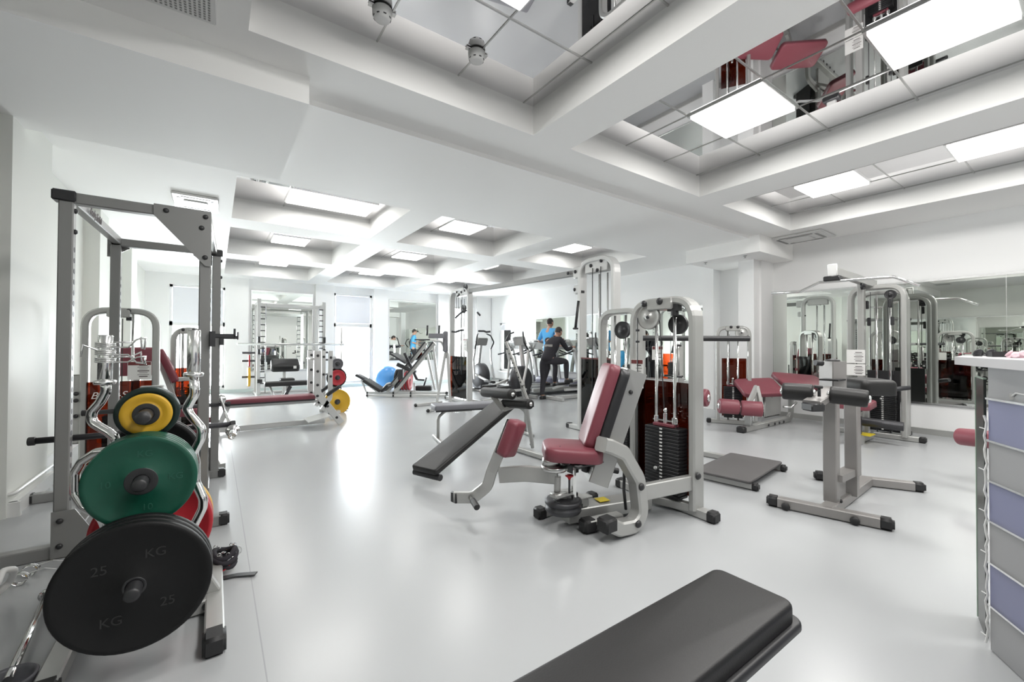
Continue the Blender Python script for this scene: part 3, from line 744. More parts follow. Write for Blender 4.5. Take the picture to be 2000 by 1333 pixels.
# ---- selector machines behind the rack
GS = 'selector machines along the left wall'
def back_machine(px0, px1, pyt, py_b, Y, label, pad_px, placardp, txt):
    pL, pR = Yp(px0, 700, Y), Yp(px1, 700, Y); top = Yp((px0+px1)/2, pyt, Y).z
    t = thing('weight_machine', label, 'weight machine', ((pL.x+pR.x)/2, Y, 0), group=GS)
    wpl = .055
    arch(t, (pL.x+wpl/2, Y, 0), (pR.x-wpl/2, Y, 0), .05, top, wpl, .10, .16)
    for x in (pL.x+wpl/2, pR.x-wpl/2):
        b = B(); b.bar((x, Y-.25, .03), (x, Y+.30, .03), .07, .06); b.build('foot_rail', SILV, t)
        foot_cap(t, (x, Y-.26, .031), (.08, .06, .07)); foot_cap(t, (x, Y+.31, .031), (.08, .06, .07))
    return t, pL, pR, top
t, pL, pR, top = back_machine(158, 312, 602, 0, 5.35, 'silver arched weight machine with brown guard behind the power rack', None, None, None)
xm = (pL.x+pR.x)/2
b = B(); b.box((xm-.02, 5.33, top-.055), (.16, .12, .07), bev=.006); b.build('top_bracket', SILV, t)
b = B(); b.box((xm-.045, 5.33, top-.18), (.035, .05, .2), bev=.006); b.box((xm+.05, 5.33, top-.10), (.04, .04, .035)); b.build('cable_guide', PLBLK, t)
shroud(t, (pL.x+.05, 5.29, 0), (pR.x-.05, 5.29, 0), .12, .86, TINT_LIT)
weight_stack(t, (xm, 5.40, 0), (1, 0, 0), .26, .12, 15, .15, rods=top-.05)
cable(t, [(xm, 5.36, top-.1), (xm, 5.36, .62)])
placard(t, (pR.x-.14, 5.285, .955), (1, 0, 0), (0, 0, 1), .17, .17)
text('Body-Solid', .085, (pL.x+.26, 5.282, .735), (1, 0, 0), (0, 0, 1), PAPER, t, 'shroud_lettering', shear=.3)
b = B(); b.pad((xm+.02, 6.0, 1.02), (.34, .09, .30), rotm(x=R(0)), .02, .004); b.build('back_pad', MAR, t)
b = B(); b.pad((xm+.02, 5.9, .48), (.36, .36, .08)); b.build('seat', MAR, t)
b = B(); b.bar((xm+.02, 5.4, .10), (xm+.02, 6.5, .10), .06, .07); b.bar((xm+.02, 5.9, .10), (xm+.02, 5.9, .45), .06, .06, up=(0, 1, 0)); b.bar((xm+.02, 6.08, .40), (xm+.02, 6.12, 1.1), .06, .06, up=(0, 1, 0)); b.build('seat_frame', SILV, t)
b = B(); b.box((pL.x-.03, 5.33, .62), (.10, .02, .62), bev=.03); b.build('side_guard', SILV, t)
bolts(t, [(pL.x-.02, 5.31, .86-.1), (pL.x-.02, 5.31, .70), (pL.x-.02, 5.31, .56)], (0, -1, 0), .018)
bolts(t, [(xm+.05, 5.295, top-.025)], (0, -1, 0), .018)
t, pL, pR, top = back_machine(333, 405, 640, 0, 6.35, 'silver arched weight machine with dark stack behind the right rack upright', None, None, None)
xm = (pL.x+pR.x)/2
shroud(t, (pL.x+.05, 6.30, 0), (pR.x-.05, 6.30, 0), .12, .93, TINT_LIT)
weight_stack(t, (xm, 6.40, 0), (1, 0, 0), .24, .12, 17, .15, rods=top-.05)
b = B(); b.box((xm-.02, 6.33, top-.05), (.14, .1, .06), bev=.006); b.build('top_bracket', SILV, t)
bolts(t, [(xm-.06, 6.28, top-.03), (xm+.04, 6.28, top-.03)], (0, -1, 0), .018)
cable(t, [(xm-.09, 6.33, top-.05), (xm-.09, 6.33, .5)])
Rm = rotm(y=R(-62)); b = B(); b.pad(Yp(328, 715, 6.2), (.40, .16, .07), rotm(y=R(68)), .02); b.build('back_pad', MAR, t)
pp = Yp(328, 715, 6.2)
b = B(); b.bar((pp.x-.11, 6.2, pp.z+.18), (pp.x+.10, 6.2, .45), .05, .03, up=(0, 1, 0)); b.bar((pp.x+.05, 6.2, .80), (xm, 6.3, .80), .05, .05); b.bar((pp.x+.10, 6.2, .47), (pp.x+.1, 6.2, .05), .05, .05, up=(0, 1, 0)); b.build('seat_frame', SILV, t)
p = Yp(350, 815, 6.1); b = B(); b.pad((p.x, 6.1, .44), (.36, .34, .08)); b.build('seat', MAR, t)
t = thing('incline_bench', 'silver framed bench with maroon seat between the rack uprights', 'bench', (-.22, 5.2, 0))
p0, p1 = Yp(330, 856, 4.98), Yp(400, 826, 4.98)
c = (p0+p1)/2
b = B(); b.pad((c.x, 4.98, c.z), ((p1-p0).length, .26, .06), rotm(y=R(-14)), .02); b.build('seat', MAR, t)
b = B(); b.bar((c.x+.06, 4.98, c.z-.04), (c.x+.24, 4.98, .04), .05, .05, up=(0, 1, 0)); b.bar((c.x-.10, 4.98, c.z-.06), (c.x-.16, 4.98, .04), .05, .05, up=(0, 1, 0)); b.bar((c.x-.22, 4.98, .03), (c.x+.30, 4.98, .03), .06, .05); b.build('frame', SILV, t)
p = Yp(385, 822, 4.85); 
b = B(); b.box((c.x+.14, 4.98, c.z+.09), (.16, .22, .05), bev=.02); b.build('back_pad', MAR, t)
# ================================================================== FOREGROUND BENCH
t = thing('flat_bench', 'long padded black bench in the bottom foreground', 'bench', (.80, .66, 0))
b = B(); b.pad((.655, .663, .420), (1.52, .245, .056), None, .014, .004, .035); b.build('seat_pad', VIN, t)
b = B(); b.pad((.662, .663, .380), (1.56, .275, .026), None, .010, .0, .04); b.build('pad_base', PLBLK, t)
b = B(); b.bar((0.0, .66, .345), (1.36, .66, .345), .06, .045); b.build('spine', GREYP, t)
for x in (.18, 1.18):
    b = B(); b.bar((x, .66, .33), (x, .66, .05), .06, .06, up=(1, 0, 0)); b.build('leg', GREYP, t)
    b = B(); b.bar((x, .48, .03), (x, .84, .03), .06, .05); b.build('foot_rail', GREYP, t)
    for y in (.465, .855): foot_cap(t, (x, y, .031), (.07, .04, .06))
bolts(t, [(1.20, .630, .345), (1.05, .630, .345)], (0, -1, 0), .010)

# ================================================================== HIP ABDUCTION MACHINE (centre)
t = thing('hip_machine', 'silver hip abduction machine with maroon seat and tall arched weight tower', 'weight machine', (2.3, 2.0, 0))
arch(t, (2.80, 1.70, 0), (2.84, 2.25, 0), .05, 1.575, .055, .115, .17, name='tower_arch')
b = B(); b.bar((2.80, 1.60, .035), (2.85, 2.40, .035), .075, .062); b.build('tower_foot', SILV, t)
foot_cap(t, (2.798, 1.575, .037), (.088, .07, .074)); foot_cap(t, (2.852, 2.42, .037), (.088, .07, .074))
b = B(); b.bar((2.72, 2.03, .05), (2.80, 1.75, .05), .06, .06); b.build('tower_brace', SILV, t)
b = B(); b.box((2.81, 1.97, 1.525), (.13, .22, .09), bev=.008); b.build('top_bracket', SILV, t)
bolts(t, [(2.745, 2.10, 1.535), (2.745, 1.96, 1.545)], (-1, 0, 0), .026, .02)
shroud(t, (2.865, 1.73, 0), (2.90, 2.22, 0), .10, .93)
b = B(); b.box((2.84, 2.205, .5), (.08, .012, .84)); b.build('shroud_side', TINT, t)
weight_stack(t, (2.79, 1.94, 0), (0, -1, 0), .29, .12, 20, .09, th=.0255, rods=1.50, pin=11)
pulley(t, (2.77, 2.075, 1.43), (1, .05, 0), .095, .03, SILV, 'large_pulley')
pulley(t, (2.86, 1.88, 1.37), (1, .05, 0), .075, .03, PLBLK)
cable(t, [(2.745, 2.165, 1.43), (2.745, 2.165, .30)]); cable(t, [(2.78, 1.985, 1.40), (2.78, 1.945, .72)])
b = B(); b.box((2.79, 1.865, 1.49), (.05, .09, .05)); b.cyl((2.79, 1.862, 1.43), (2.79, 1.862, 1.47), .028); b.build('rod_stop', PLBLK, t)
b = B()
for z in (1.33, 1.24): b.cyl((2.745, 2.165, z-.008), (2.745, 2.165, z+.008), .017, 12)
b.build('cable_clamps', DARKM, t)
placard(t, (2.755, 2.175, .985), (0, -1, 0), (0, 0, 1), .115, .225)
b = B(); b.box((2.775, 2.258, .72), (.004, .028, .06)); b.mi = 1; b.box((2.772, 2.258, .745), (.004, .028, .014)); b.build('warning_label', [PAPER, REDP], t)
# rear frame
arc = [Yp(x, y, 1.79) for x, y in ((1174, 868), (1186, 871), (1214, 884), (1243, 935), (1250, 1000), (1236, 1034), (1205, 1032), (1188, 1024))]
for q in arc[-3:]: q.z = max(q.z, .045)
b = B(); b.rect(arc, .09, .09, (0, 1, 0), .10, .012); b.build('curved_frame', SILV, t)
foot_cap(t, arc[-1]+V((-.01, 0, 0)), (.10, .095, .088))
pA, pB = V((2.29, 1.79, .24)), V((2.76, 1.72, .24))
b = B(); b.bar(pA, pB, .05, .105); b.build('link_beam', SILV, t)
bolts(t, [(2.245, 1.742, .30), (2.215, 1.742, .07)], (0, -1, 0), .024, .018)
bolts(t, [(2.76, 1.665, .30)], (0, -1, 0), .026, .02)
b = B(); b.tube([(2.20, 1.84, .42), (2.22, 1.86, .25), (2.24, 1.86, .12)], .010, 8, .05); b.build('cable_cover', PLBLK, t)
mb0, mb1 = V((1.93, 2.13, .075)), V((2.62, 2.0, .06))
b = B(); b.bar(mb0, mb1, .15, .09); b.build('base_beam', SILV, t)
b = B(); c = mb0.lerp(mb1, .45); b.box((c.x, c.y, .122), (.085, .075, .003), rz=R(-12)); b.build('warning_sticker', YELST, t)
b = B(); b.box((mb0.x+.06, mb0.y-.02, .15), (.19, .13, .06), rz=R(-12), bev=.008); b.build('pivot_housing', SILV, t)
b = B(); b.box((mb0.x+.03, mb0.y-.09, .14), (.10, .006, .025), rz=R(-12)); b.cyl((mb0.x+.09, mb0.y-.02, .18), (mb0.x+.09, mb0.y-.02, .205), .018); b.build('slot', PLBLK, t)
f0, f1 = Zp(1055, 1002, .035), Zp(1156, 972, .045)
b = B(); b.bar(f0, f1, .07, .06); b.build('front_foot', SILV, t)
for p_, a in ((f0, 1), (f1, -1)):
    q = B(); q.box(p_, (.075, .082, .078), rz=math.atan2((f1-f0).y, (f1-f0).x), bev=.012); q.build('foot_cap', RUB, t)
g0, g1 = Zp(1148, 1026, .045), Zp(1210, 1012, .045)
b = B(); b.bar(g0, g1, .075, .07); b.build('side_foot', SILV, t)
q = B(); q.box(g0, (.10, .09, .085), rz=math.atan2((g1-g0).y, (g1-g0).x), bev=.014); q.build('foot_cap', RUB, t)
bolts(t, [Zp(1170, 1030, .04)], (-.3, -1, 0), .022, .016)
pv = D(1100, 985, 2.74)
b = B(); b.lathe([(0, -.045), (.11, -.045), (.118, -.03), (.118, -.012), (.108, -.005), (.108, .005), (.12, .012), (.12, .03), (.10, .04), (0, .04)], pv, (0, 0, 1), 40); b.build('pivot_disc', DARKM, t)
b = B()
for k in range(5): a = -PI*.9+k*.22; b.cyl(pv+V((.09*math.cos(a), .09*math.sin(a), .036)), pv+V((.09*math.cos(a), .09*math.sin(a), .0415)), .008, 10)
b.build('index_holes', PLBLK, t)
b = B(); b.cyl(D(1088, 960, 2.72), D(1089, 930, 2.72), .022); b.cyl(pv+V((0, 0, .04)), V((pv.x, pv.y, D(1088, 960, 2.72).z)), .03); b.box(D(1098, 965, 2.72), (.16, .07, .03), bev=.006); b.build('pivot_post', SILV, t)
b = B(); b.rod(D(1112, 964, 2.66), D(1112, 934, 2.66), .007); b.build('release_rod', DARKM, t)
b = B(); b.lathe([(0, 0), (.008, 0), (.012, .012), (.026, .02), (.026, .028), (0, .032)], D(1112, 937, 2.66), (0, 0, 1), 16); b.build('release_knob', REDP, t)
b = B(); b.lathe([(0, 0), (.007, 0), (.007, .012), (0, .012)], D(1112, 964, 2.66), (0, 0, 1), 12); b.build('rod_collar', CHROME, t)
b = B(); b.bar(D(1121, 988, 2.74), D(1120, 895, 2.74), .028, .028, up=(0, 1, 0)); b.build('seat_post', CHROME, t)
b = B(); b.box(D(1119, 905, 2.76), (.055, .05, .12)); b.build('post_sleeve', PLBLK, t)
# swinging leg arm
dp = 2.72
b = B(); b.rect([D(975, 928, dp+.12), D(1025, 925, dp+.08), D(1089, 930, dp)], .035, .105, fil=.05); b.build('swing_arm', SILV, t)
up = [D(1000, 822, dp+.10), D(960, 922, dp+.12), D(952, 950, dp+.12), D(925, 972, dp+.12), D(887, 972, dp+.14)]
b = B(); b.rect(up, .075, .035, tuple(FW), .09, .006); b.build('knee_arm', SILV, t)
q = B(); q.box(up[-1], (.018, .06, .07), rz=R(10), bev=.004); q.build('arm_cap', PLBLK, t)
b = B(); b.rod(D(918, 972, dp+.1), D(930, 990, dp-.05), .014); b.build('foot_peg_stem', STEEL, t)
b = B(); b.cyl(D(923, 978, dp+.02), D(932, 992, dp-.07), .020); b.build('foot_peg', PLBLK, t)
ax = (D(1010, 822, dp)-D(984, 893, dp)).normalized()
nn = (RX*.86 - FW*.5); Rm = basis(ax, None, nn)
b = B(); b.pad(D(1000, 857, dp+.03), (.245, .15, .075), Rm, .022, .008, .03); b.build('knee_pad', MAR, t)
b = B(); b.box(D(1000, 857, dp+.03)-Rm.to_3x3()@V((0, 0, .042)), (.23, .13, .012), Rm=Rm); b.build('pad_plate', PLBLK, t)
# second swing arm on the far side
b = B(); b.tube([(2.12, 2.20, .42), (2.16, 2.32, .30), (2.30, 2.40, .26), (2.46, 2.38, .27)], .024, 12, .06); b.build('far_swing_arm', SILV, t)
b = B(); b.cyl(D(1178, 915, 2.95), D(1208, 921, 2.95), .02); b.build('far_grip', PLBLK, t)
b = B(); b.box(D(1151, 913, 2.80), (.11, .05, .05), bev=.006); b.build('frame_cap', PLBLK, t)
# cup, grip and clamp at the pivot
c = D(1083, 914, 2.70)
b = B(); b.lathe([(0, -.016), (.075, -.016), (.085, -.008), (.085, .012), (.078, .018), (0, .018)], c, (0, 0, 1), 36); b.build('clamp_disc', STEEL, t)
b = B(); b.lathe([(0, 0), (.06, 0), (.055, .04), (.04, .055), (0, .06)], D(1076, 908, 2.70), (0, 0, 1), 24); b.build('clamp_dome', STEEL, t)
b = B(); b.tube([D(1076, 890, 2.70), D(1080, 876, 2.68), D(1092, 878, 2.64), D(1115, 905, 2.60)], .017, 12, .03); b.build('grip_tube', STEEL, t)
b = B(); b.rod(D(1090, 876, 2.64), D(1116, 903, 2.60), .023); b.build('grip', PLBLK, t)
# seat
SR = R(-35)
b = B(); b.pad((1.90, 2.02, .525), (.37, .34, .085), rotm(z=SR, y=R(3)), .03, .012, .08); b.build('seat', MAR, t)
b = B(); b.box((1.94, 1.99, .465), (.28, .26, .02), bev=.006); b.bar((1.95, 1.99, .455), (2.12, 1.95, .42), .08, .04); b.build('seat_plate', PLBLK, t)
fd = V((-math.cos(SR), -math.sin(SR), 0)); cb = V((2.06, 1.94, .82))
b = B(); b.pad(cb, (.56, .28, .07), rotm(z=SR, y=R(-72)), .028, .010, .05); b.build('backrest', MAR, t)
b = B(); b.pad(cb-fd*.066+V((0, 0, -.025)), (.55, .27, .065), rotm(z=SR, y=R(-72)), .02, .0, .05); b.build('backrest_shell', PLBLK, t)
b = B(); f_lo = cb+fd*.015+V((0, 0, -.50)); f_hi = cb-fd*.235+V((0, 0, .22)); b.bar(f_lo, f_hi, .17, .13, up=tuple(fd)); b.build('backrest_frame', SILV, t)
sdv = V((fd.y, -fd.x, 0)); sdv = sdv if sdv.y < 0 else -sdv; bolts(t, [f_lo.lerp(f_hi, .82)+sdv*.086, f_lo.lerp(f_hi, .30)+sdv*.086], sdv, .014)

# ================================================================== DECLINE SIT UP BENCH
t = thing('decline_bench', 'black decline sit up bench with two foam rollers at its head', 'bench', (2.2, 3.4, 0))
Pt = [Zp(808, 908, .14), Zp(845, 925, .14), Zp(1000, 800, .60), Zp(965, 790, .60)]
lo = (Pt[0]+Pt[1])/2; hi = V((2.62, 3.83, .58)); lo = V((1.47, 3.40, .13))
axd = (hi-lo).normalized(); Rm = basis(axd)
ctr = (lo+hi)/2
b = B(); b.pad(ctr, ((hi-lo).length, .30, .05), Rm, .016, .004, .03); b.build('bench_pad', VIN, t)
nz = Rm.to_3x3()@V((0, 0, 1))
b = B(); b.bar(lo-nz*.045+axd*.02, hi-nz*.045+axd*.10, .05, .05); b.build('spine', SILV, t)
sd = Rm.to_3x3()@V((0, 1, 0))
b = B(); b.cyl(lo-nz*.06-sd*.16+axd*.03, lo-nz*.06+sd*.16+axd*.03, .028); b.build('rear_foot_roller', PLBLK, t)
hub = hi+axd*.03
top_ = D(995, 775, 3.85); b = B()
b.bar(hub-nz*.04, D(985, 790, 3.95), .05, .05); b.bar(D(985, 800, 3.95), D(962, 772, 4.0), .045, .05); b.bar(D(985, 800, 3.95), D(1022, 788, 3.9), .05, .04); b.build('roller_frame', SILV, t)
roller(t, D(945, 766, 4.15), D(1001, 771, 3.75), .048, VIN); roller(t, D(985, 787, 4.0), D(1036, 790, 3.72), .046, VIN)
pf = D(985, 668, 4.0); foot = Zp(1040, 872, .03)
b = B(); b.bar(D(1020, 748, 4.0), foot, .055, .04, up=tuple(RX)); b.build('front_upright', SILV, t)
b = B(); b.bar(D(988, 668, 4.05), D(1032, 786, 4.0), .045, .03, up=tuple(RX))
b.mi = 1
for k in range(9): q = D(991+k*3.6, 682+k*9.2, 4.0); b.cyl(q-FW*.012, q-FW*.020, .007, 8)
b.build('adjuster_strut', [SILV, PLBLK], t)
e0, e1 = Zp(1020, 880, .035), Zp(1100, 905, .035)
b = B(); b.bar(e0-(e1-e0)*.3, e1+(e1-e0)*.1, .055, .05); b.build('front_foot', SILV, t)
q = B(); q.box(e0-(e1-e0)*.33, (.05, .07, .06), rz=R(-40), bev=.01); q.build('foot_cap', RUB, t)
bolts(t, [Zp(1037, 868, .06)], (0, -1, 0), .018)

# ================================================================== FLAT BENCH BEHIND IT
t = thing('flat_bench', 'flat bench with grey top and bent tube legs behind the decline bench', 'bench', (2.7, 4.7, 0))
zc = .435; A = V((2.24, 4.90, 0)); Bp = V((3.55, 4.60, 0)); cc = (A+Bp)/2; Rm = basis(Bp-A)
b = B(); b.pad((cc.x, cc.y, zc), ((Bp-A).length, .30, .06), Rm, .016, .004, .03); b.build('bench_pad', GREYV, t)
b = B(); b.box((cc.x, cc.y, zc-.04), ((Bp-A).length-.02, .29, .02), Rm=Rm); b.build('pad_base', PLBLK, t)
ub = (Bp-A).normalized(); vb = V((-ub.y, ub.x, 0))
for s_ in (-1, 1):
    q = cc+ub*s_*((Bp-A).length/2-.16)
    b = B()
    b.tube([q-ub*s_*.35+V((0, 0, .375)), q+V((0, 0, .375)), q+ub*s_*.09+V((0, 0, .30)), q+ub*s_*.09+V((0, 0, .03))], .019, 12, .08); b.build('leg', SILV, t)
    b = B(); b.bar(q+ub*s_*.09-vb*.24+V((0, 0, .02)), q+ub*s_*.09+vb*.24+V((0, 0, .02)), .045, .038); b.build('foot_rail', SILV, t)
b = B(); b.cyl(cc+V((0, 0, .34))-vb*.05, cc+V((0, 0, .34))+vb*.05, .035); b.build('latch', DARKM, t)

# ================================================================== STANDING LEG MACHINE with black platform and long black bar
t = thing('standing_machine', 'silver standing leg machine with black step platform and long black bar', 'weight machine', (3.9, 2.3, 0))
pc = [Zp(1424, 884, .075), Zp(1530, 904, .075), Zp(1464, 942, .075), Zp(1355, 920, .075)]
c = sum(pc, V((0, 0, 0)))/4; exv = ((pc[1]-pc[0])+(pc[2]-pc[3])); ex_l = exv.length/2; eyv = ((pc[0]-pc[3])+(pc[1]-pc[2])); ey_l = eyv.length/2
Rm = basis(exv)
b = B(); b.pad((c.x, c.y, .070), (ex_l*1.0, ey_l, .022), Rm, .008, 0, .03); b.build('platform', mat('dark grey rubber tread', (.10, .095, .095), .6, bump=(120, .4)), t)
e_ = exv.normalized(); f_ = V((-e_.y, e_.x, 0))
for s_ in (-1, 1):
    m_ = c+f_*s_*(ey_l/2-.06); m_.z = .032
    b = B(); b.bar(m_-e_*(ex_l/2+.35), m_+e_*(ex_l/2-.0), .055, .05); b.build('platform_rail', SILV, t)
    q = B(); q.box(m_+e_*(ex_l/2+.02), (.06, .07, .062), rz=math.atan2(e_.y, e_.x), bev=.014); q.build('foot_cap', RUB, t)
arch(t, (3.50, 2.72, 0), (3.52, 3.25, 0), .05, 1.60, .055, .10, .17, name='tower_arch')
b = B(); b.bar((3.50, 2.55, .035), (3.52, 3.4, .035), .07, .06); b.build('tower_foot', SILV, t)
weight_stack(t, (3.50, 2.98, 0), (0, -1, 0), .27, .11, 18, .09, th=.0255, rods=1.53)
shroud(t, (3.57, 2.75, 0), (3.59, 3.22, 0), .10, .93)
pulley(t, (3.44, 2.90, 1.37), (1, .1, 0), .09, .03, PLBLK)
b0, b1 = D(1252, 661, 4.15), D(1464, 662, 3.95)
b = B(); b.cyl(b0, b1, .026, 20); b.build('long_bar', PLBLK, t)
bm_ = b0.lerp(b1, .42)
b = B(); b.bar(D(1322, 661, 4.12), V((3.50, 2.80, 1.29)), .05, .05); b.build('bar_arm', SILV, t)
b = B(); b.box(D(1326, 705, 4.0), (.075, .05, .30), bev=.01); b.build('lever_box', SILV, t)
b = B(); b.tube([D(1330, 675, 3.95), D(1316, 675, 3.95), D(1313, 690, 3.95)], .012, 10, .02); b.build('lever_handle', PLBLK, t); b = B(); b.tube([D(1318, 735, 3.95), D(1332, 737, 3.95)], .010, 10); b.build('lever_handle', PLBLK, t)
roller(t, D(1322, 773, 4.35), D(1383, 778, 4.15), .087, MAR)
b = B(); b.bar(D(1330, 738, 4.25), D(1318, 790, 4.3), .06, .05, up=tuple(FW)); b.bar(D(1322, 776, 4.4), V((3.55, 2.95, .60)), .05, .05); b.build('roller_arm', SILV, t)
placard(t, D(1284, 690, 4.35), RX, (0, 0, 1), .11, .14)

# ================================================================== ROMAN CHAIR (hyperextension) on the right
t = thing('roman_chair', 'grey hyperextension bench with black roller pads on a low H base', 'exercise bench', (4.0, 1.25, 0))
r0, r1 = V((3.475, 1.45, .04)), V((3.625, .89, .04)); k0, k1 = V((4.50, 1.50, .04)), V((4.80, .96, .04))
HG = mat('warm grey powder coat', (.31, .297, .288), .42, .35)
for a, c_ in ((r0, r1), (k0, k1)):
    b = B(); b.bar(a, c_, .075, .068); b.build('foot_rail', HG, t)
    for q_, s_ in ((a, -1), (c_, 1)):
        q = B(); d_ = (c_-a).normalized(); q.box(q_+d_*s_*.03, (.085, .08, .078), rz=math.atan2(d_.y, d_.x), bev=.016); q.build('foot_cap', RUB, t)
mc, kc = (r0+r1)/2, (k0+k1)/2
b = B(); b.bar(mc, kc, .085, .07); b.build('centre_beam', HG, t)
for f__ in (.12, .80):
    q_ = r0.lerp(r1, f__)+V((-.055, 0, -.012)); q = B(); q.lathe([(0, -.012), (.024, -.012), (.028, 0), (.024, .012), (0, .012)], q_, (1, .2, 0), 20); q.build('transport_wheel', RUB, t)
p1b = V((3.72, 1.19, .07)); p1t = V((3.72, 1.19, .80))
b = B(); b.bar(p1b, p1t, .075, .085, up=(0, 1, 0)); b.build('front_post', HG, t)
p2b = V((4.03, 1.15, .22)); p2t = V((4.05, 1.16, .84))
b = B(); b.bar(p2b, p2t, .085, .085, up=(0, 1, 0)); b.build('rear_post', HG, t)
b = B(); b.box((3.90, 1.165, .245), (.36, .085, .05)); b.box((3.84, 1.17, .17), (.16, .012, .16)); b.box((4.03, 1.16, .14), (.05, .085, .16)); b.build('post_bracket', HG, t)
bolts(t, [(3.72, 1.135, .085), (4.05, 1.14, .085), (4.08, 1.145, .15)], (0, -1, 0), .014)
# head with rollers
h0 = D(1613, 775, 2.98)
b = B(); b.bar(D(1585, 790, 2.90), D(1628, 762, 3.12), .11, .05); b.build('roller_head', HG, t)
b = B(); b.box(D(1588, 795, 2.90), (.10, .10, .055), rz=R(-30), bev=.008); b.build('head_cap', PLBLK, t)
b = B(); b.rod(D(1600, 775, 2.92), D(1600, 758, 2.92), .010); b.cyl(D(1590, 755, 2.92), D(1607, 757, 2.90), .011); b.build('t_knob', PLBLK, t)
roller(t, D(1529, 764, 3.12), D(1588, 768, 3.0), .062, VIN); roller(t, D(1620, 771, 2.97), D(1696, 780, 2.84), .060, VIN)
ub0 = D(1625, 742, 3.35)
b = B(); b.bar(D(1626, 758, 3.28), D(1626, 706, 3.28), .15, .11, up=tuple(RX)); b.build('slide_tube', HG, t)
b = B(); b.box(D(1626, 742, 3.20), (.16, .12, .012)); b.build('slide_collar', PLBLK, t)
b = B(); b.lathe([(0, 0), (.05, 0), (.045, .012), (0, .022)], D(1626, 706, 3.28), (0, 0, 1), 24); b.build('slide_cap', PLBLK, t)
b = B(); b.rod(D(1592, 709, 3.25), D(1606, 710, 3.25), .022); b.build('adjuster_grip', PLBLK, t)
Rp = rotm(z=R(-35))
b = B(); b.pad(D(1692, 755, 3.35), (.27, .30, .12), Rp, .04, .01, .05); b.build('hip_pad', VIN, t)
b = B(); b.pad(D(1648, 751, 3.55), (.16, .24, .11), Rp, .035, .01, .05); b.build('hip_pad', VIN, t)
b = B(); b.bar(D(1640, 768, 3.4), D(1700, 768, 3.35), .05, .04); b.bar(D(1672, 768, 3.35), p2t, .05, .05); b.build('pad_bracket', HG, t)

# ================================================================== LYING LEG CURL
t = thing('leg_curl_machine', 'silver leg curl machine with maroon bench and low maroon rollers beside the pier', 'weight machine', (6.6, 3.2, 0))
arch(t, (6.50, 3.58, 0), (6.72, 3.20, 0), .05, 1.53, .055, .10, .13, name='tower_arch')
b = B(); b.bar((6.45, 3.66, .035), (6.80, 3.06, .035), .07, .06); b.build('tower_foot', SILV, t)
foot_cap(t, (6.435, 3.69, .037), (.08, .07, .07), rz=R(30)); foot_cap(t, (6.81, 3.04, .037), (.08, .07, .07), rz=R(30))
weight_stack(t, (6.62, 3.40, 0), (.5, -.86, 0), .26, .11, 19, .10, th=.0255, rods=1.46, pin=2)
shroud(t, (6.66, 3.60, 0), (6.84, 3.30, 0), .10, 1.02, TINT_LIT)
pulley(t, (6.63, 3.27, 1.42), (.86, .5, 0), .09, .03, SILV)
b = B(); b.box((6.60, 3.39, 1.49), (.12, .2, .08), rz=R(30), bev=.006); b.build('top_bracket', SILV, t)
bolts(t, [(6.53, 3.38, 1.51), (6.58, 3.30, 1.51)], (-.86, -.5, 0), .022, .02)
cable(t, [(6.68, 3.18, 1.4), (6.68, 3.18, .4)]); cable(t, [(6.55, 3.42, 1.4), (6.55, 3.42, .6)])
bb0, bb1 = V((6.08, 2.99, .04)), V((7.60, 3.02, .04))
b = B(); b.bar(bb0, bb1, .09, .075); b.build('base_beam', SILV, t)
foot_cap(t, bb0+V((-.03, 0, 0)), (.09, .11, .085))
b = B(); b.rect([V((7.62, 3.02, .04)), V((7.72, 3.02, .10)), V((7.72, 3.02, .48)), V((7.3, 3.02, .52))], .10, .05, (0, 1, 0), .12); b.build('curved_frame', SILV, t)
bolts(t, [(6.75, 2.94, .04), (6.95, 2.94, .04), (7.1, 2.94, .04), (7.25, 2.94, .04)], (0, -1, 0), .022, .014)
b = B(); b.box((7.05, 3.02, .30), (.55, .04, .34), bev=.02); b.build('side_plate', SILV, t)
d0 = 5.95
b = B(); b.bar(D(1478, 755, d0+.1), D(1458, 800, d0), .06, .05, up=tuple(FW)); b.bar(D(1478, 755, d0+.1), D(1489, 800, d0), .05, .05, up=tuple(FW)); b.bar(D(1478, 758, d0+.1), D(1474, 822, d0+.05), .06, .05, up=tuple(FW)); b.build('curl_arm', SILV, t)
b = B(); b.box(D(1462, 817, d0), (.05, .10, .22), bev=.01); b.build('pivot_block', STEEL, t)
roller(t, D(1404, 793, d0+.05), D(1442, 796, d0-.0), .105, MAR); roller(t, D(1447, 797, d0-.02), D(1489, 800, d0-.12), .105, MAR)
b = B(); b.pad(D(1482, 757, 6.35), (.60, .40, .07), basis(RT+V((0, 0, .04)), None, V((0, 0, .85))-FW*.50), .02, .008, .06); b.build('front_pad', MAR, t)
b = B(); b.pad(D(1562, 745, 6.45), (.70, .40, .07), basis(RT-V((0, 0, .08)), None, V((0, 0, .9))-FW*.40), .02, .008, .06); b.build('body_pad', MAR, t)
b = B(); b.box(D(1503, 765, 6.35), (.10, .2, .06)); b.bar(V((7.0, 3.02, .45)), D(1505, 762, 6.35), .06, .06); b.bar(V((7.35, 3.02, .45)), D(1560, 752, 6.35), .05, .05); b.build('pad_supports', SILV, t)
b = B(); b.tube([D(1530, 795, 6.1), D(1545, 797, 6.1), D(1556, 786, 6.1)], .016, 8, .03); b.build('handle', STEEL, t)

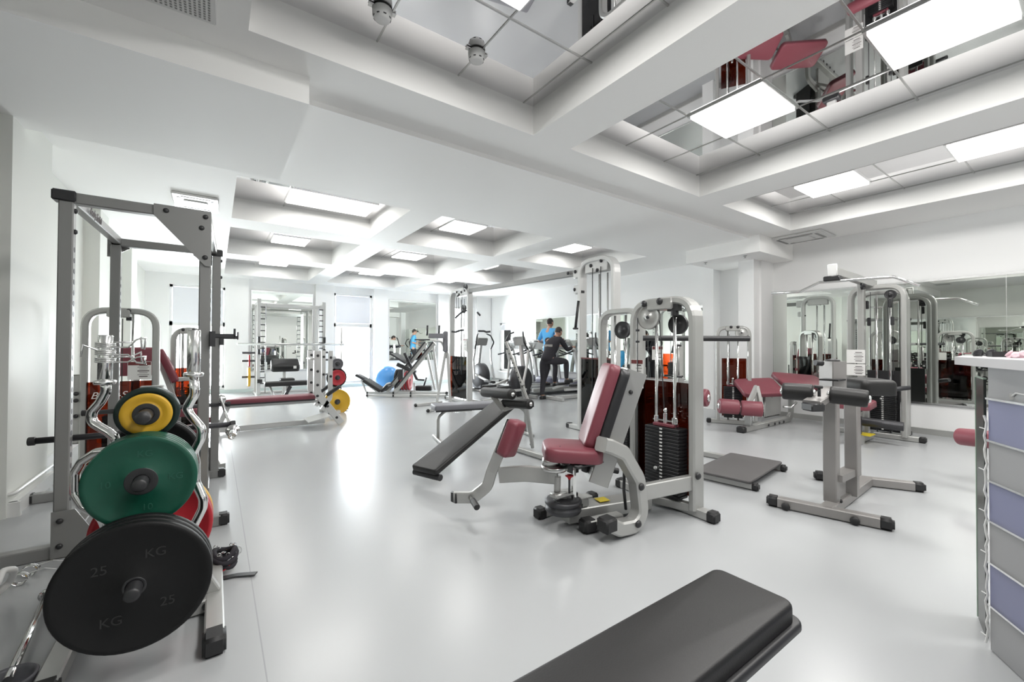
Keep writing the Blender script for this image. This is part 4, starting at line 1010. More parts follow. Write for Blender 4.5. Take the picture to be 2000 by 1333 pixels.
# ================================================================== LAT PULLDOWN / LOW ROW
t = thing('lat_machine', 'tall silver lat pulldown machine with a wide bent bar at the right mirror', 'weight machine', (7.1, 1.8, 0))
arch(t, (7.28, 2.09, 0), (7.28, 1.53, 0), .05, 2.04, .06, .12, .17, name='tower_arch')
arch(t, (7.50, 2.05, 0), (7.50, 1.55, 0), .05, 1.98, .05, .08, .15, name='rear_arch')
b = B(); b.bar((7.28, 2.25, .035), (7.30, 1.40, .035), .08, .062); b.bar((7.28, 1.81, .035), (7.74, 1.62, .035), .07, .06); b.build('base_frame', SILV, t)
foot_cap(t, (7.28, 2.28, .037), (.09, .07, .074)); foot_cap(t, (7.30, 1.37, .037), (.09, .07, .074)); foot_cap(t, (7.76, 1.61, .037), (.07, .09, .07))
b = B(); b.bar((7.12, 1.93, .03), (7.12, 1.93, 2.10), .10, .07, up=(0, 1, 0)); b.build('mast', SILV, t)
b = B(); b.bar((6.34, 2.0, 2.16), (7.32, 1.85, 2.06), .075, .10); b.build('top_boom', SILV, t)
b = B(); b.box((6.32, 2.0, 2.17), (.03, .10, .15), bev=.006); b.build('boom_cap', WHITEP, t)
pulley(t, (6.36, 2.0, 2.13), (0, 1, 0), .05, .03); pulley(t, (7.0, 1.88, 2.02), (0, 1, 0), .055, .03); pulley(t, (7.25, 1.66, 1.9), (1, 0, 0), .06, .03)
b = B(); b.box((6.33, 2.0, 2.065), (.12, .17, .06), bev=.008); b.build('bar_coupling', PLBLK, t)
lb = [Xp(1507, 573, 6.3), Xp(1562, 570, 6.3), Xp(1600, 552, 6.3), Xp(1655, 548, 6.3), Xp(1745, 541, 6.3), Xp(1797, 558, 6.3)]
b = B(); b.tube(lb, .016, 14, .06); b.build('lat_bar', CHROME, t)
weight_stack(t, (7.36, 1.76, 0), (0, -1, 0), .26, .12, 21, .10, th=.0255, rods=1.92, pin=4)
b = B(); b.box((7.43, 1.78, .48), (.02, .34, .82)); b.build('stack_guard', PLBLK, t)
for y, z0_ in ((1.92, .8), (1.86, .95), (1.68, .7), (1.63, .85)): cable(t, [(7.22, y, 1.95), (7.22, y, z0_)])
for y, z in ((1.90, 1.78), (1.66, 1.78), (1.88, 1.55), (1.64, 1.55)): b = B(); b.box((7.24, y, z), (.05, .034, .11), bev=.006); b.build('pulley_block', PLBLK, t)
placard(t, (7.07, 1.98, 1.08), (0, -1, 0), (0, 0, 1), .20, .18, band=False); placard(t, (7.07, 1.98, .90), (0, -1, 0), (0, 0, 1), .20, .15, band=False)
b = B(); b.bar((7.10, 1.85, .05), (6.42, 1.83, .05), .10, .08); b.rect([(6.62, 1.83, .05), (6.42, 1.83, .05), (6.42, 1.83, .42)], .12, .12, (0, 1, 0), .12, .012); b.build('seat_base', SILV, t)
b = B(); b.box((6.47, 1.765, .25), (.02, .01, .22)); b.build('slot', PLBLK, t)
b = B(); b.pad((6.50, 1.82, .50), (.34, .34, .08), rotm(y=R(-6)), .025, .01, .06); b.build('seat', MAR, t)
b = B(); b.box((6.42, 1.80, .44), (.1, .1, .05)); b.build('seat_bracket', PLBLK, t)
roller(t, (6.86, 1.98, .70), (6.86, 1.62, .70), .075, MAR)
b = B(); b.bar((6.90, 1.82, .05), (6.90, 1.82, .72), .06, .05, up=(0, 1, 0)); b.build('roller_post', SILV, t)
b = B(); b.rod((6.86, 1.66, .66), (6.98, 1.42, .71), .028); b.build('side_grip', DARKM, t)
b = B(); b.cyl((6.78, 2.02, .26), (6.84, 1.45, .24), .055, 24); b.build('foot_roller', DARKM, t)
b = B(); b.box((6.70, 1.8, .11), (.2, .18, .012)); b.build('warning_sticker', YELST, t)

# ---- machine hidden behind the desk: only its maroon rollers show
t = thing('leg_machine', 'maroon roller of a machine showing past the desk edge', 'weight machine', (5.9, .9, 0))
c0, c1 = D(1874, 853, 3.75), D(1960, 862, 3.45)
roller(t, c0, c1, .075, MAR, STEEL); 
b = B(); b.bar(c1, V((c1.x+.15, c1.y-.1, .05)), .06, .06, up=(0, 1, 0)); b.bar(V((c1.x-.1, c1.y-.1, .035)), V((c1.x+.6, c1.y-.15, .035)), .08, .07); b.build('frame', SILV, t)
b = B(); b.pad((c1.x+.45, c1.y-.1, .55), (.40, .34, .07)); b.build('seat', MAR, t)
b = B(); b.bar((c1.x+.45, c1.y-.12, .05), (c1.x+.45, c1.y-.12, .5), .07, .07, up=(0, 1, 0)); b.build('seat_post', SILV, t)

# ================================================================== RECEPTION DESK
t = thing('reception_desk', 'white topped reception desk with grey and lavender bands at the right edge', 'desk', (2.2, -.2, 0))
A0 = V((2.53, .283, 0)); ud = V((-.826, -.563, 0)).normalized(); vd = V((.563, -.826, 0)).normalized()
L = 1.7; zs = [0.0, .178, .348, .513, .672, .831, .998, 1.128]
for i, (z0, z1) in enumerate(zip(zs, zs[1:])):
    b = B(); m_ = A0+ud*L/2+vd*.30; b.box((m_.x, m_.y, (z0+z1)/2), (L, .60, z1-z0-.006), Rm=basis(ud))
    b.build('front_panel', DESKL if i in (1, 3, 5) else DESKG, t)
    if i:
        b = B(); m2 = A0+ud*L/2-vd*.003; b.box((m2.x, m2.y, z0), (L+.006, .010, .008), Rm=basis(ud)); b.build('trim_strip', ALU, t)
ta, tb, tc_ = D(1864, 698, 1.9), D(2000, 700, 1.38), Zp(1922, 690, 1.146)
z_t = 1.160; ta.z = tb.z = z_t
tdir = (tb-ta).normalized(); te = ta+tdir*2.0; bd = (tc_-ta); bd.z = 0
inw = V((-tdir.y, tdir.x, 0)); inw = inw if inw.dot(vd) > 0 else -inw
corner2 = ta+bd.normalized()*.62; far2 = te+inw*.75
poly = [(q.x, q.y) for q in (ta, te, far2, corner2)]
b = B(); b.prism(poly, (0, 0, z_t-.017), (1, 0, 0), (0, 1, 0), .034); b.build('desk_top', DTOP, t)
g = thing('glass_sheet', 'dark glass sheet with pale green edge standing against the desk corner', 'glass panel', (2.69, .315, 0))
s0, s1 = V((2.782, .345, 0)), V((2.60, .300, 0)); gm = (s0+s1)/2
b = B(); b.box((gm.x, gm.y, .54), ((s1-s0).length, .008, 1.06), Rm=basis(s1-s0)); b.build('sheet', DGLASS, g)
b = B(); b.box((s0.x, s0.y, .54), (.006, .012, 1.062), Rm=basis(s1-s0)); b.box((gm.x, gm.y, 1.073), ((s1-s0).length, .010, .006), Rm=basis(s1-s0)); b.build('polished_edge', GEDGE, g)
# thin white cable with tiny bulbs down the corner
pts = []; 
for k in range(34):
    z = .93-k*.0275; q = A0-vd*.008+ud*(-.004+.003*math.sin(k*1.1)); pts.append(V((q.x, q.y+.003*math.cos(k*2.3), z)))
b = B(); b.tube(pts, .0038, 6)
for k in range(2, 34, 6): q = pts[k]; b.rod(q, q+V((.012, .018, .004*math.sin(k))), .0022, 6)
o = b.build('string_light', WHITEP); tag(o, 'thin white string light cable running down the desk corner', 'string lights')
b = B(); q0 = A0+ud*.13-vd*.003; b.tube([V((q0.x, q0.y, 1.02)), V((q0.x, q0.y, 1.035))+ud*.02, A0+ud*.35-vd*.003+V((0, 0, 1.028)), A0+ud*.6-vd*.003+V((0, 0, 1.02))], .003, 6, .01); b.box(V((q0.x, q0.y, 1.02)), (.006, .012, .022)); o = b.build('desk_cable', WHITEP); tag(o, 'short white cable taped across the top grey band of the desk', 'cable')
# things on the desk
t = thing('tray', 'black shallow tray on the white desk top', 'tray', V((*D(1962, 690, 1.90).xy, z_t)))
c = V((*D(1962, 695, 1.90).xy, z_t))
b = B(); b.box((c.x, c.y, z_t+.002), (.06, .085, .004), rz=R(20)); 
for a_ in range(4):
    q = rotm(z=R(20)+a_*PI/2).to_3x3()@V((.031 if a_ % 2 == 0 else .044, 0, 0)); b.box((c.x+q.x, c.y+q.y, z_t+.012), (.004, .092 if a_ % 2 == 0 else .066, .024), rz=R(20)+a_*PI/2)
b.build('shell', PLBLK, t)
c = V((*D(1925, 692, 2.02).xy, z_t))
t = thing('sunglasses', 'black sunglasses lying beside the tray on the desk', 'glasses', c)
b = B()
for s_ in (-1, 1): b.lathe([(0, 0), (.022, .002), (.023, .006), (0, .006)], (c.x+s_*.022, c.y-s_*.018, z_t+.012), (.5, .6, .2), 18)
b.build('lens', SCREEN, t)
b = B(); b.tube([(c.x-.05, c.y+.03, z_t+.004), (c.x-.02, c.y+.03, z_t+.012), (c.x+.0, c.y, z_t+.016), (c.x+.04, c.y-.02, z_t+.012), (c.x+.07, c.y+.02, z_t+.004)], .003, 6, .01); b.build('frame', PLBLK, t)
c = V((*D(1994, 696, 1.72).xy, z_t))
b = B()
for k in range(9):
    a = k*.7; b.lathe([(0, 0), (.012, .004), (.016, .012), (.006, .010), (0, .006)], (c.x+.018*math.cos(a), c.y+.025*math.sin(a), z_t+.006*(k % 3)), (math.cos(a), math.sin(a), .8), 10)
o = b.build('paper_flowers', mat('pale pink paper', (.75, .55, .60), .7)); tag(o, 'pale pink paper flowers at the right end of the desk top', 'decoration')
# ================================================================== BARBELL on the rack's safety bars
t = thing('barbell', 'short chrome barbell resting on the right ends of the rack safety bars', 'barbell', (.12, 4.0, 0))
b = B(); b.rod((.105, 3.42, .612), (.05, 4.80, .695), .0135, 14); b.build('shaft', CHROME, t)
for y, x, s_, zb_ in ((3.46, .105, -1, .614), (4.78, .05, 1, .694)):
    d_ = V((.04*-s_*-1 if s_ < 0 else -.04, s_, 0)).normalized()
    b = B(); b.lathe([(0, 0), (.024, 0), (.025, .004), (.025, .195), (.022, .20), (.012, .20), (.012, .19), (0, .19)], (x, y, zb_), d_, 24); b.build('sleeve', CHROME, t)
    b = B(); b.lathe([(0, -.01), (.040, -.01), (.043, 0), (.040, .018), (0, .018)], (x, y, zb_), d_, 28); b.build('collar_flange', CHROME, t)

# ================================================================== OLYMPIC BENCH PRESS
t = thing('bench_press', 'long maroon topped bench with silver racks beyond the power rack', 'bench', (.9, 6.95, 0))
LW = mat('white silver powder coat', (.62, .62, .61), .34, .3, coat=.3)
pa, pb = Zp(428, 786, .42), Zp(612, 775, .42)
pb.y = pa.y = 6.95; c = (pa+pb)/2
b = B(); b.pad((c.x, 6.95, .435), (pb.x-pa.x, .30, .06), None, .016, .004, .03); b.build('bench_pad', MAR, t)
b = B(); b.box((c.x, 6.95, .395), (pb.x-pa.x-.02, .28, .022)); b.build('pad_base', PLBLK, t)
b = B(); b.bar((pa.x+.05, 6.95, .36), (pb.x+.05, 6.95, .36), .06, .05); b.bar((pa.x+.0, 6.95, .05), (pb.x+.15, 6.95, .05), .06, .07)
b.bar((pa.x+.10, 6.95, .36), (pa.x-.02, 6.95, .05), .06, .05, up=(0, 1, 0)); b.build('bench_frame', LW, t)
b = B(); b.bar((pa.x-.02, 6.70, .03), (pa.x-.02, 7.2, .03), .06, .05); b.build('rear_foot', LW, t)
for y, dx in ((6.72, .0), (7.22, .0)):
    xx = pb.x+.02
    b = B(); b.rect([(xx-.02, y, 1.12), (xx-.02, y, .50), (xx+.32, y, .03)], .10, .05, (0, 1, 0), .15); b.build('rack_upright', LW, t)
    b = B(); b.rect([(xx+.16, y, 1.12), (xx+.16, y, .42), (xx+.05, y, .25)], .06, .05, (0, 1, 0), .10); b.build('inner_upright', LW, t)
    bolts(t, [(xx-.02, y-.03, z) for z in (1.05, .82, .62, .46)]+[(xx+.16, y-.03, z) for z in (1.02, .74, .5)]+[(xx+.12, y-.03, .30), (xx+.25, y-.03, .12)], (0, -1, 0), .020)
    b = B(); b.cyl((xx+.12, y-.02, .47), (xx+.24, y-.22, .60), .028); b.build('spotter_roller', PLBLK, t)
b = B(); b.box((pb.x-.02, 6.6, .16), (.30, .40, .012), Rm=rotm(y=R(-12))); b.build('spotter_plate', LW, t)
b = B(); b.tube([(pb.x-.05, 6.72, 1.0), (pb.x-.05, 7.22, 1.0)], .02); b.build('cross_tube', LW, t)
# second plate tree
TD = 7.55
def Q(px, py, d=TD): return D(px, py, d)
c = G(664, 806); m0 = Q(658, 783)
t = thing('plate_tree', 'small white weight tree beside the maroon bench press', 'weight tree', (m0.x, m0.y+.2, 0))
b = B(); b.bar((m0.x, m0.y+.22, .03), (m0.x, m0.y+.22, 1.0), .06, .05, up=(0, 1, 0)); b.bar((m0.x-.25, m0.y+.22, .03), (m0.x+.25, m0.y+.22, .03), .06, .05); b.bar((m0.x, m0.y-.15, .03), (m0.x, m0.y+.5, .03), .06, .05); b.build('frame', LW, t)
for pxy in ((657, 711), (658, 738), (657, 785)):
    q = Q(*pxy); b = B(); b.cyl((m0.x, m0.y+.2, q.z), (m0.x, m0.y-.12, q.z), .026); b.build('storage_peg', DARKM, t)
g2 = 'discs on the small white tree'
plate('gry17', (m0.x, m0.y-.02, Q(657, 711).z), 0, 'small grey disc on top of the small white tree', g2)
plate('red23', (m0.x, m0.y-.02, Q(658, 738).z), 0, 'red disc in the middle of the small white tree', g2)
plate('blk34', (m0.x, m0.y+.04, Q(658, 738).z), 0, 'black disc behind the red one on the small white tree', g2)
plate('yel45', (m0.x, m0.y-.02, Q(657, 785).z), 0, 'large yellow disc at the bottom of the small white tree', g2)
plate('blk45', (m0.x, m0.y+.05, Q(657, 785).z), 0, 'black disc behind the large yellow one on the small white tree', g2)
q0 = D(667, 640, 7.9); q1 = G(668, 800); q1 = V((q0.x, q0.y, 0.0))
t = thing('barbell', 'thin chrome barbell standing upright beside the small white tree', 'barbell', q1)
b = B(); b.rod(q1, q0, .014, 10); b.build('shaft', STEEL, t); b = B(); b.cyl(V((q0.x, q0.y, q0.z-.28)), V((q0.x, q0.y, q0.z-.265)), .03); b.build('collar_flange', STEEL, t)

# ================================================================== SMITH MACHINE with preacher bench in front of the far mirror
SY = 11.25
def S_(px, py, y=SY): return Yp(px, py, y)
xl, xr = S_(505, 700).x, S_(632, 700).x
t = thing('smith_machine', 'white smith machine with guided barbell in front of the far mirror', 'weight machine', ((xl+xr)/2, SY, 0))
for x in (xl, xr):
    b = B(); b.bar((x, SY, 0), (x, SY, 2.27), .08, .06, up=(0, 1, 0)); b.bar((x, SY+.9, 0), (x, SY+.9, 2.2), .06, .06, up=(0, 1, 0)); b.bar((x, SY-.1, .03), (x, SY+1.2, .03), .07, .06); b.bar((x, SY, 2.2), (x, SY+.9, 2.2), .05, .05)
    b.mi = 1
    s_ = 1 if x == xl else -1
    for k in range(14): b.box((x+s_*.045+s_*.03, SY-.04, .32+k*.135), (.09, .03, .022))
    b.build('upright', [LW, DARKM], t)
    b = B(); b.rod((x+s_*.13, SY-.05, .1), (x+s_*.13, SY-.05, 2.15), .014); b.build('guide_rod', CHROME, t)
    for z in (1.02, .83, .45):
        b = B(); b.cyl((x-s_*.04, SY+.45, z), (x-s_*.30, SY+.45, z), .024); b.build('storage_peg', DARKM, t)
    b = B(); b.box((x+s_*.0, SY-.07, 1.33), (.05, .06, .14)); b.box((x+s_*.0, SY-.07, 1.05), (.05, .06, .12)); b.box((x+s_*.02, SY-.08, .38), (.10, .08, .08)); b.build('slide_block', PLBLK, t)
for y_, z_, w_ in ((SY, 2.13, .10), (SY+.9, 2.2, .05), (SY+.9, .03, .06)): b = B(); b.bar((xl, y_, z_), (xr, y_, z_), w_, w_*.9); b.build('cross_beam', LW, t)
zb = S_(560, 673).z
b = B(); b.rod((S_(463, 673).x, SY-.10, zb), (S_(670, 673).x, SY-.10, zb), .024, 14); b.build('bar', STEEL, t)
for y_, z_, k_, la in ((SY+.45, .45, 'yel45', 'yellow disc hung edge-on at the foot of the smith machine'), (SY+.45, .83, 'red23', 'red disc hung edge-on on the left of the smith machine')):
    plate(k_, (xl-.16, y_, z_), R(90), la, 'discs on the smith machine')
t = thing('preacher_bench', 'black preacher curl bench standing inside the smith machine', 'bench', S_(556, 760, 10.8).xy.to_3d())
SX = S_(552, 700, 10.8).x
b = B(); b.pad((SX+.05, 10.75, S_(556, 713, 10.75).z), (.58, .30, .16), rotm(x=R(38)), .05, .01, .06); b.build('arm_pad', VIN, t)
b = B(); b.box((SX+.22, 10.56, S_(556, 713, 10.75).z-.05), (.06, .006, .06)); b.build('label', PAPER, t)
b = B(); b.pad((SX+.05, 10.45, S_(556, 742, 10.45).z), (.28, .26, .06)); b.build('seat', VIN, t)
b = B(); b.bar((SX+.03, 10.75, .05), (SX+.03, 10.75, .75), .07, .06, up=(0, 1, 0)); b.bar((SX+.03, 10.2, .04), (SX+.03, 11.0, .04), .06, .06); b.bar((SX-.2, 11.0, .03), (SX+.26, 11.0, .03), .06, .06); b.bar((SX+.05, 10.45, .05), (SX+.05, 10.45, .4), .05, .05, up=(0, 1, 0)); b.build('frame', LW, t)
t = thing('flat_bench', 'long black flat bench between the smith machine and the maroon bench', 'bench', S_(557, 768, 9.9))
a_, c_ = Yp(516, 751, 9.9), Yp(603, 751, 9.9)
b = B(); b.pad(((a_.x+c_.x)/2, 9.9, a_.z), (c_.x-a_.x, .28, .09), None, .02, .004, .03); b.build('bench_pad', VIN, t)
b = B(); b.tube([(a_.x+.1, 9.9, a_.z-.05), (a_.x+.2, 9.9, .04), (a_.x+.5, 9.9, .03)], .022, 10, .12); b.bar(((a_.x+c_.x)/2, 9.9, .04), ((a_.x+c_.x)/2, 9.9, a_.z-.04), .06, .05, up=(0, 1, 0)); b.bar((a_.x+.3, 9.9, .04), (c_.x-.1, 9.9, .04), .06, .05); b.build('frame', LW, t)
b = B(); b.bar(((a_.x+c_.x)/2-.1, 9.86, .04), (c_.x-.35, 9.86, a_.z-.06), .06, .05, up=(0, 1, 0)); b.build('brace', DARKM, t)

# ================================================================== LEG PRESS, BALL, DISCS by the far wall
LD = 10.1
def L_(px, py, d=LD): return D(px, py, d)
t = thing('leg_press', 'silver inclined leg press in front of the bright far window', 'weight machine', G(770, 766))
for dd in (-.28, .28):
    ox = -16 if dd > 0 else 0
    b = B(); b.bar(L_(772+ox, 766, LD+dd), L_(849+ox, 670, LD+dd), .05, .085, up=(0, 0, 1)); b.mi = 1; b.bar(L_(774+ox, 757, LD+dd-.03), L_(846+ox, 668, LD+dd-.03), .03, .03, up=(0, 0, 1)); b.build('incline_rail', [SILV, DARKM], t)
    b = B(); b.bar(L_(846+ox, 672, LD+dd), L_(856+ox*.4, 762, LD+dd), .05, .05, up=tuple(FW)); b.build('rear_leg', LW, t)
    z0 = V((*L_(718, 768, LD+dd).xy, .04)); z1 = V((*L_(872, 764, LD+dd).xy, .04))
    b = B(); b.bar(z0, z1, .06, .06); b.build('base_rail', LW, t)
    for f__ in (0, .33, .55, 1): foot_cap(t, z0.lerp(z1, f__), (.07, .07, .07))
b = B(); b.bar(L_(706, 742), L_(738, 766), .05, .05); b.bar(L_(706, 742), L_(715, 766), .04, .04, up=tuple(FW)); b.build('seat_frame', LW, t)
def slab(pa, pb, w_, th, m, name, t, d=LD):
    a, c = L_(*pa, d), L_(*pb, d); Rm = basis(c-a, None, (0, 0, 1)); b = B(); b.pad((a+c)/2, ((c-a).length, w_, th), Rm, .02, .004, .03); return b.build(name, m, t)
slab((697, 732), (716, 742), .24, .06, DARKM, 'head_pad', t); slab((714, 742), (747, 763), .40, .07, VIN, 'back_pad', t); slab((748, 764), (761, 752), .38, .06, VIN, 'seat', t)
slab((752, 757), (760, 748), .30, .03, PAPER, 'towel', t)
a, c = L_(770, 718), L_(800, 722)
b = B(); b.box(L_(783, 700), (.42, .55, .04), Rm=basis(L_(848, 670)-L_(762, 765)) @ rotm(y=R(80))); b.build('foot_plate', DARKM, t)
b = B(); b.bar(L_(776, 712), L_(812, 728), .10, .08); b.bar(L_(790, 690), L_(815, 742), .06, .06, up=tuple(FW)); b.bar(L_(783, 722), L_(783, 742), .12, .12, up=tuple(FW)); b.build('sled', DARKM, t)
b = B(); b.bar(L_(815, 742), L_(829, 743), .05, .04); b.build('sled_step', DARKM, t)
t = thing('gym_ball', 'large light blue exercise ball behind the leg press', 'exercise ball', V((*D(757, 750, 11.5).xy, 0)))
b = B(); c = V((*D(757, 750, 11.5).xy, .32)); b.lathe([(0 if abs(abs(a)-90) < 1 else .32*math.cos(R(a)), .32*math.sin(R(a))) for a in range(-90, 91, 9)], c, (0, 0, 1), 36); b.build('shell', BALL, t)
for k in range(5):
    plate('red56' if k < 3 else 'blk56', V((*D(800-k*6.0, 752, 10.85).xy, .325)), YAW*-1+R(90), ['front', 'second', 'third', 'fourth', 'rearmost'][k]+' disc of the row standing on the floor rack behind the leg press', 'discs behind the leg press')
t = thing('disc_rack', 'low silver floor rack holding the red discs behind the leg press', 'weight rack', V((*D(790, 765, 10.85).xy, 0)))
b = B(); b.bar(V((*D(765, 770, 10.85).xy, .03)), V((*D(812, 770, 10.85).xy, .03)), .05, .04)
for px in (770, 809): b.bar(V((*D(px, 770, 10.85).xy, .04)), V((*D(px, 770, 10.85).xy, .25)), .03, .03, up=tuple(FW))
b.build('frame', LW, t)
t = thing('step_platform', 'black low step board with short post on the floor by the far wall', 'step board', V((*D(828, 762, 11.1).xy, 0)))
b = B(); b.pad(V((*D(828, 762, 11.1).xy, .09)), (.42, .30, .12), rotm(z=-YAW), .02, .0, .08); b.build('board', RUB, t)
b = B(); b.rod(V((*D(828, 758, 11.1).xy, .15)), D(833, 738, 11.1), .02); b.build('post', DARKM, t)

# ================================================================== VERTICAL KNEE RAISE STAND
VD = 8.15
def K_(px, py, d=VD): return D(px, py, d)
t = thing('knee_raise_stand', 'silver knee raise and dip stand with grey arm pads left of the cable tower', 'exercise stand', G(850, 795))
for (f0, f1) in (((812, 795), (862, 789)), ((836, 806), (884, 796))):
    a, c = G(*f0), G(*f1); a.z = c.z = .03
    b = B(); b.bar(a, c, .06, .05); b.build('foot_rail', LW, t); foot_cap(t, a, (.06, .06, .062))
b = B(); b.bar(V((*K_(852, 788).xy, .04)), K_(870, 690), .045, .045, up=tuple(FW)); b.bar(V((*K_(880, 788).xy, .04)), K_(874, 690), .045, .045, up=tuple(FW)); b.build('post', LW, t)
b = B(); b.bar(K_(872, 700, VD+.05), K_(872, 648, VD+.05), .06, .06, up=tuple(FW)); b.tube([K_(872, 688), K_(862, 668), K_(840, 664)], .022, 10, .05); b.build('mast', LW, t)
b = B(); b.box(K_(870, 668), (.09, .30, .40), rz=-YAW+R(8), bev=.02); b.build('back_pad', GREYV, t)
for dd, yy in ((-.22, 0), (.22, -3)):
    b = B(); b.bar(K_(838, 658+yy, VD+dd), K_(868, 658+yy, VD+dd), .10, .06); b.build('arm_pad', GREYV, t)
for px, dd in ((834, -.2), (857, .2)):
    b = B(); b.rod(K_(px, 656, VD+dd), K_(px+1, 636, VD+dd), .018); b.build('hand_grip', PLBLK, t)
b = B(); b.tube([K_(810, 664, VD+.3), K_(845, 664, VD+.3)], .014); b.build('dip_bar', DARKM, t)

# ================================================================== CABLE CROSSOVER
t = thing('cable_crossover', 'tall silver cable crossover of two arched towers joined by a long grey beam', 'weight machine', (4.3, 6.0, 0))
HX = 4.30
arch(t, (HX, 3.74, 0), (HX, 4.36, 0), .03, 2.43, .065, .14, .22, LW, name='near_tower_arch')
arch(t, (HX, 7.62, 0), (HX, 8.42, 0), .03, 2.43, .065, .12, .22, LW, name='far_tower_arch')
bm0, bm1 = V((HX, 4.38, 2.27)), V((HX, 7.60, 2.34))
b = B(); b.bar(bm0, bm1, .06, .085); b.build('top_beam', GREYP, t)
for c_, s_ in (((HX, 4.42, 2.27), (.10, .16, .16)), ((HX, 4.05, 2.30), (.10, .42, .16)), ((HX, 7.9, 2.33), (.10, .5, .14)), ((HX-.02, 4.42, 2.02), (.09, .12, .12))): b = B(); b.box(c_, s_, bev=.01); b.build('beam_bracket', LW, t)
bolts(t, [(HX-.052, 4.45, 2.28), (HX-.052, 4.60, 2.28), (HX-.052, 4.14, 2.32), (HX-.052, 3.95, 2.36), (HX-.06, 4.45, 2.02), (HX-.052, 4.02, 2.24), (HX-.052, 7.75, 2.36), (HX-.052, 7.9, 2.34), (HX-.052, 8.0, 2.30), (HX-.052, 8.1, 2.36), (HX-.052, 8.05, 2.27)], (-1, 0, 0), .026, .02)
for y0, y1 in ((3.42, 4.62), (7.35, 8.65)):
    b = B(); b.bar((HX, y0, .035), (HX, y1, .035), .08, .062); b.build('base_rail', LW, t)
    foot_cap(t, (HX, y0, .037), (.09, .08, .074)); foot_cap(t, (HX, y1, .037), (.09, .08, .074))
weight_stack(t, (HX+.03, 3.98, 0), (0, -1, 0), .28, .12, 18, .09, th=.0255, rods=2.2)
weight_stack(t, (HX+.03, 7.98, 0), (0, -1, 0), .26, .12, 24, .09, th=.0255, rods=2.2)
shroud(t, (HX-.05, 3.78, 0), (HX-.05, 4.32, 0), .10, 1.03); shroud(t, (HX-.05, 7.66, 0), (HX-.05, 8.38, 0), .10, .98, TINT_BACKLIT)
b = B(); b.box((HX-.05, 4.05, 1.035), (.014, .54, .02)); b.build('shroud_rim', MARINK, t)
for y in (4.1, 3.95, 7.85, 8.0, 8.1): cable(t, [(HX-.06, y, 2.28), (HX-.06, y, .6)], .006)
pulley(t, (HX-.02, 4.36, 1.98), (0, 0, 1), .05); pulley(t, (HX-.02, 7.85, 1.98), (1, 0, 0), .09, .03, PLBLK); pulley(t, (HX-.05, 7.72, 2.42), (1, 0, 0), .07, .03, DARKM)
b = B(); b.tube([D(1130, 588, 5.45), D(1127, 612, 5.45), D(1124, 641, 5.45)], .018, 10); b.lathe([(0, 0), (.03, 0), (.04, .012), (.03, .024), (0, .024)], D(1124, 644, 5.45), (0, 0, 1), 14); b.build('hanging_strap', PLBLK, t)
q = 8.8
b = B(); b.tube([D(882, 648, q), D(890, 649, q), D(898, 646, q), D(906, 645, q)], .02, 8); b.tube([D(934, 647, q), D(945, 647, q), D(950, 649, q), D(958, 648, q)], .02, 8); b.tube([D(932, 610, q), D(938, 617, q)], .02, 8); b.tube([D(889, 622, q), D(894, 617, q), D(903, 609, q), D(916, 606, q)], .018, 8); b.build('chin_up_grips', DARKM, t)
placard(t, (HX-.07, 7.70, 1.22), (0, -1, 0), (0, 0, 1), .16, .26)

# ================================================================== CARDIO ROW along the right wall (users face the mirror, +x)
def treadmill(x, y, label, rz=0.0):
    t = thing('treadmill', label, 'treadmill', (x, y, 0), rz, group='treadmills along the far mirror')
    t_ = ROOT[t.name]
    def W(p): return t_ @ V(p)
    def Bx(c, s, m, n, bev=.01, ry=0): b = B(); b.box(c, s, bev=bev, Rm=rotm(y=ry)); return b.build(n, m, t, world=False)
    Bx((-.15, 0, .14), (1.45, .52, .05), RUB, 'running_belt'); 
    for s_ in (-1, 1): Bx((-.15, s_*.31, .13), (1.5, .10, .09), SILV, 'side_rail')
    b = B(); b.pad((.66, 0, .20), (.42, .70, .26), None, .08, .02, .10); b.build('motor_hood', mat('blue grey plastic', (.20, .20, .27), .35) if 'blue grey plastic' not in MATS else MATS['blue grey plastic'], t, world=False)
    for s_ in (-1, 1):
        b = B(); b.rect([(.62, s_*.38, .08), (.50, s_*.38, .75), (.40, s_*.38, 1.12), (.22, s_*.36, 1.18)], .06, .10, (0, 1, 0), .12); b.build('upright', LW, t, world=False)
        b = B(); b.tube([(.38, s_*.36, 1.08), (.10, s_*.36, 1.0), (-.15, s_*.36, .95)], .022, 10, .08); b.build('handrail', DARKM, t, world=False)
    b = B(); b.box((.32, 0, 1.25), (.10, .74, .30), bev=.03, Rm=rotm(y=R(-35))); o = b.build('console', SILV, t, world=False)
    b = B(); b.box((.275, 0, 1.275), (.02, .50, .20), bev=.004, Rm=rotm(y=R(-35))); d = b.build('screen', SCREEN, o, world=False)
    return t
treadmill(7.18, 8.35, 'treadmill under the runner in the blue shirt')
treadmill(7.18, 9.35, 'second treadmill from the far windows, beyond the runner')
treadmill(7.18, 10.35, 'treadmill nearest the bright right hand window')
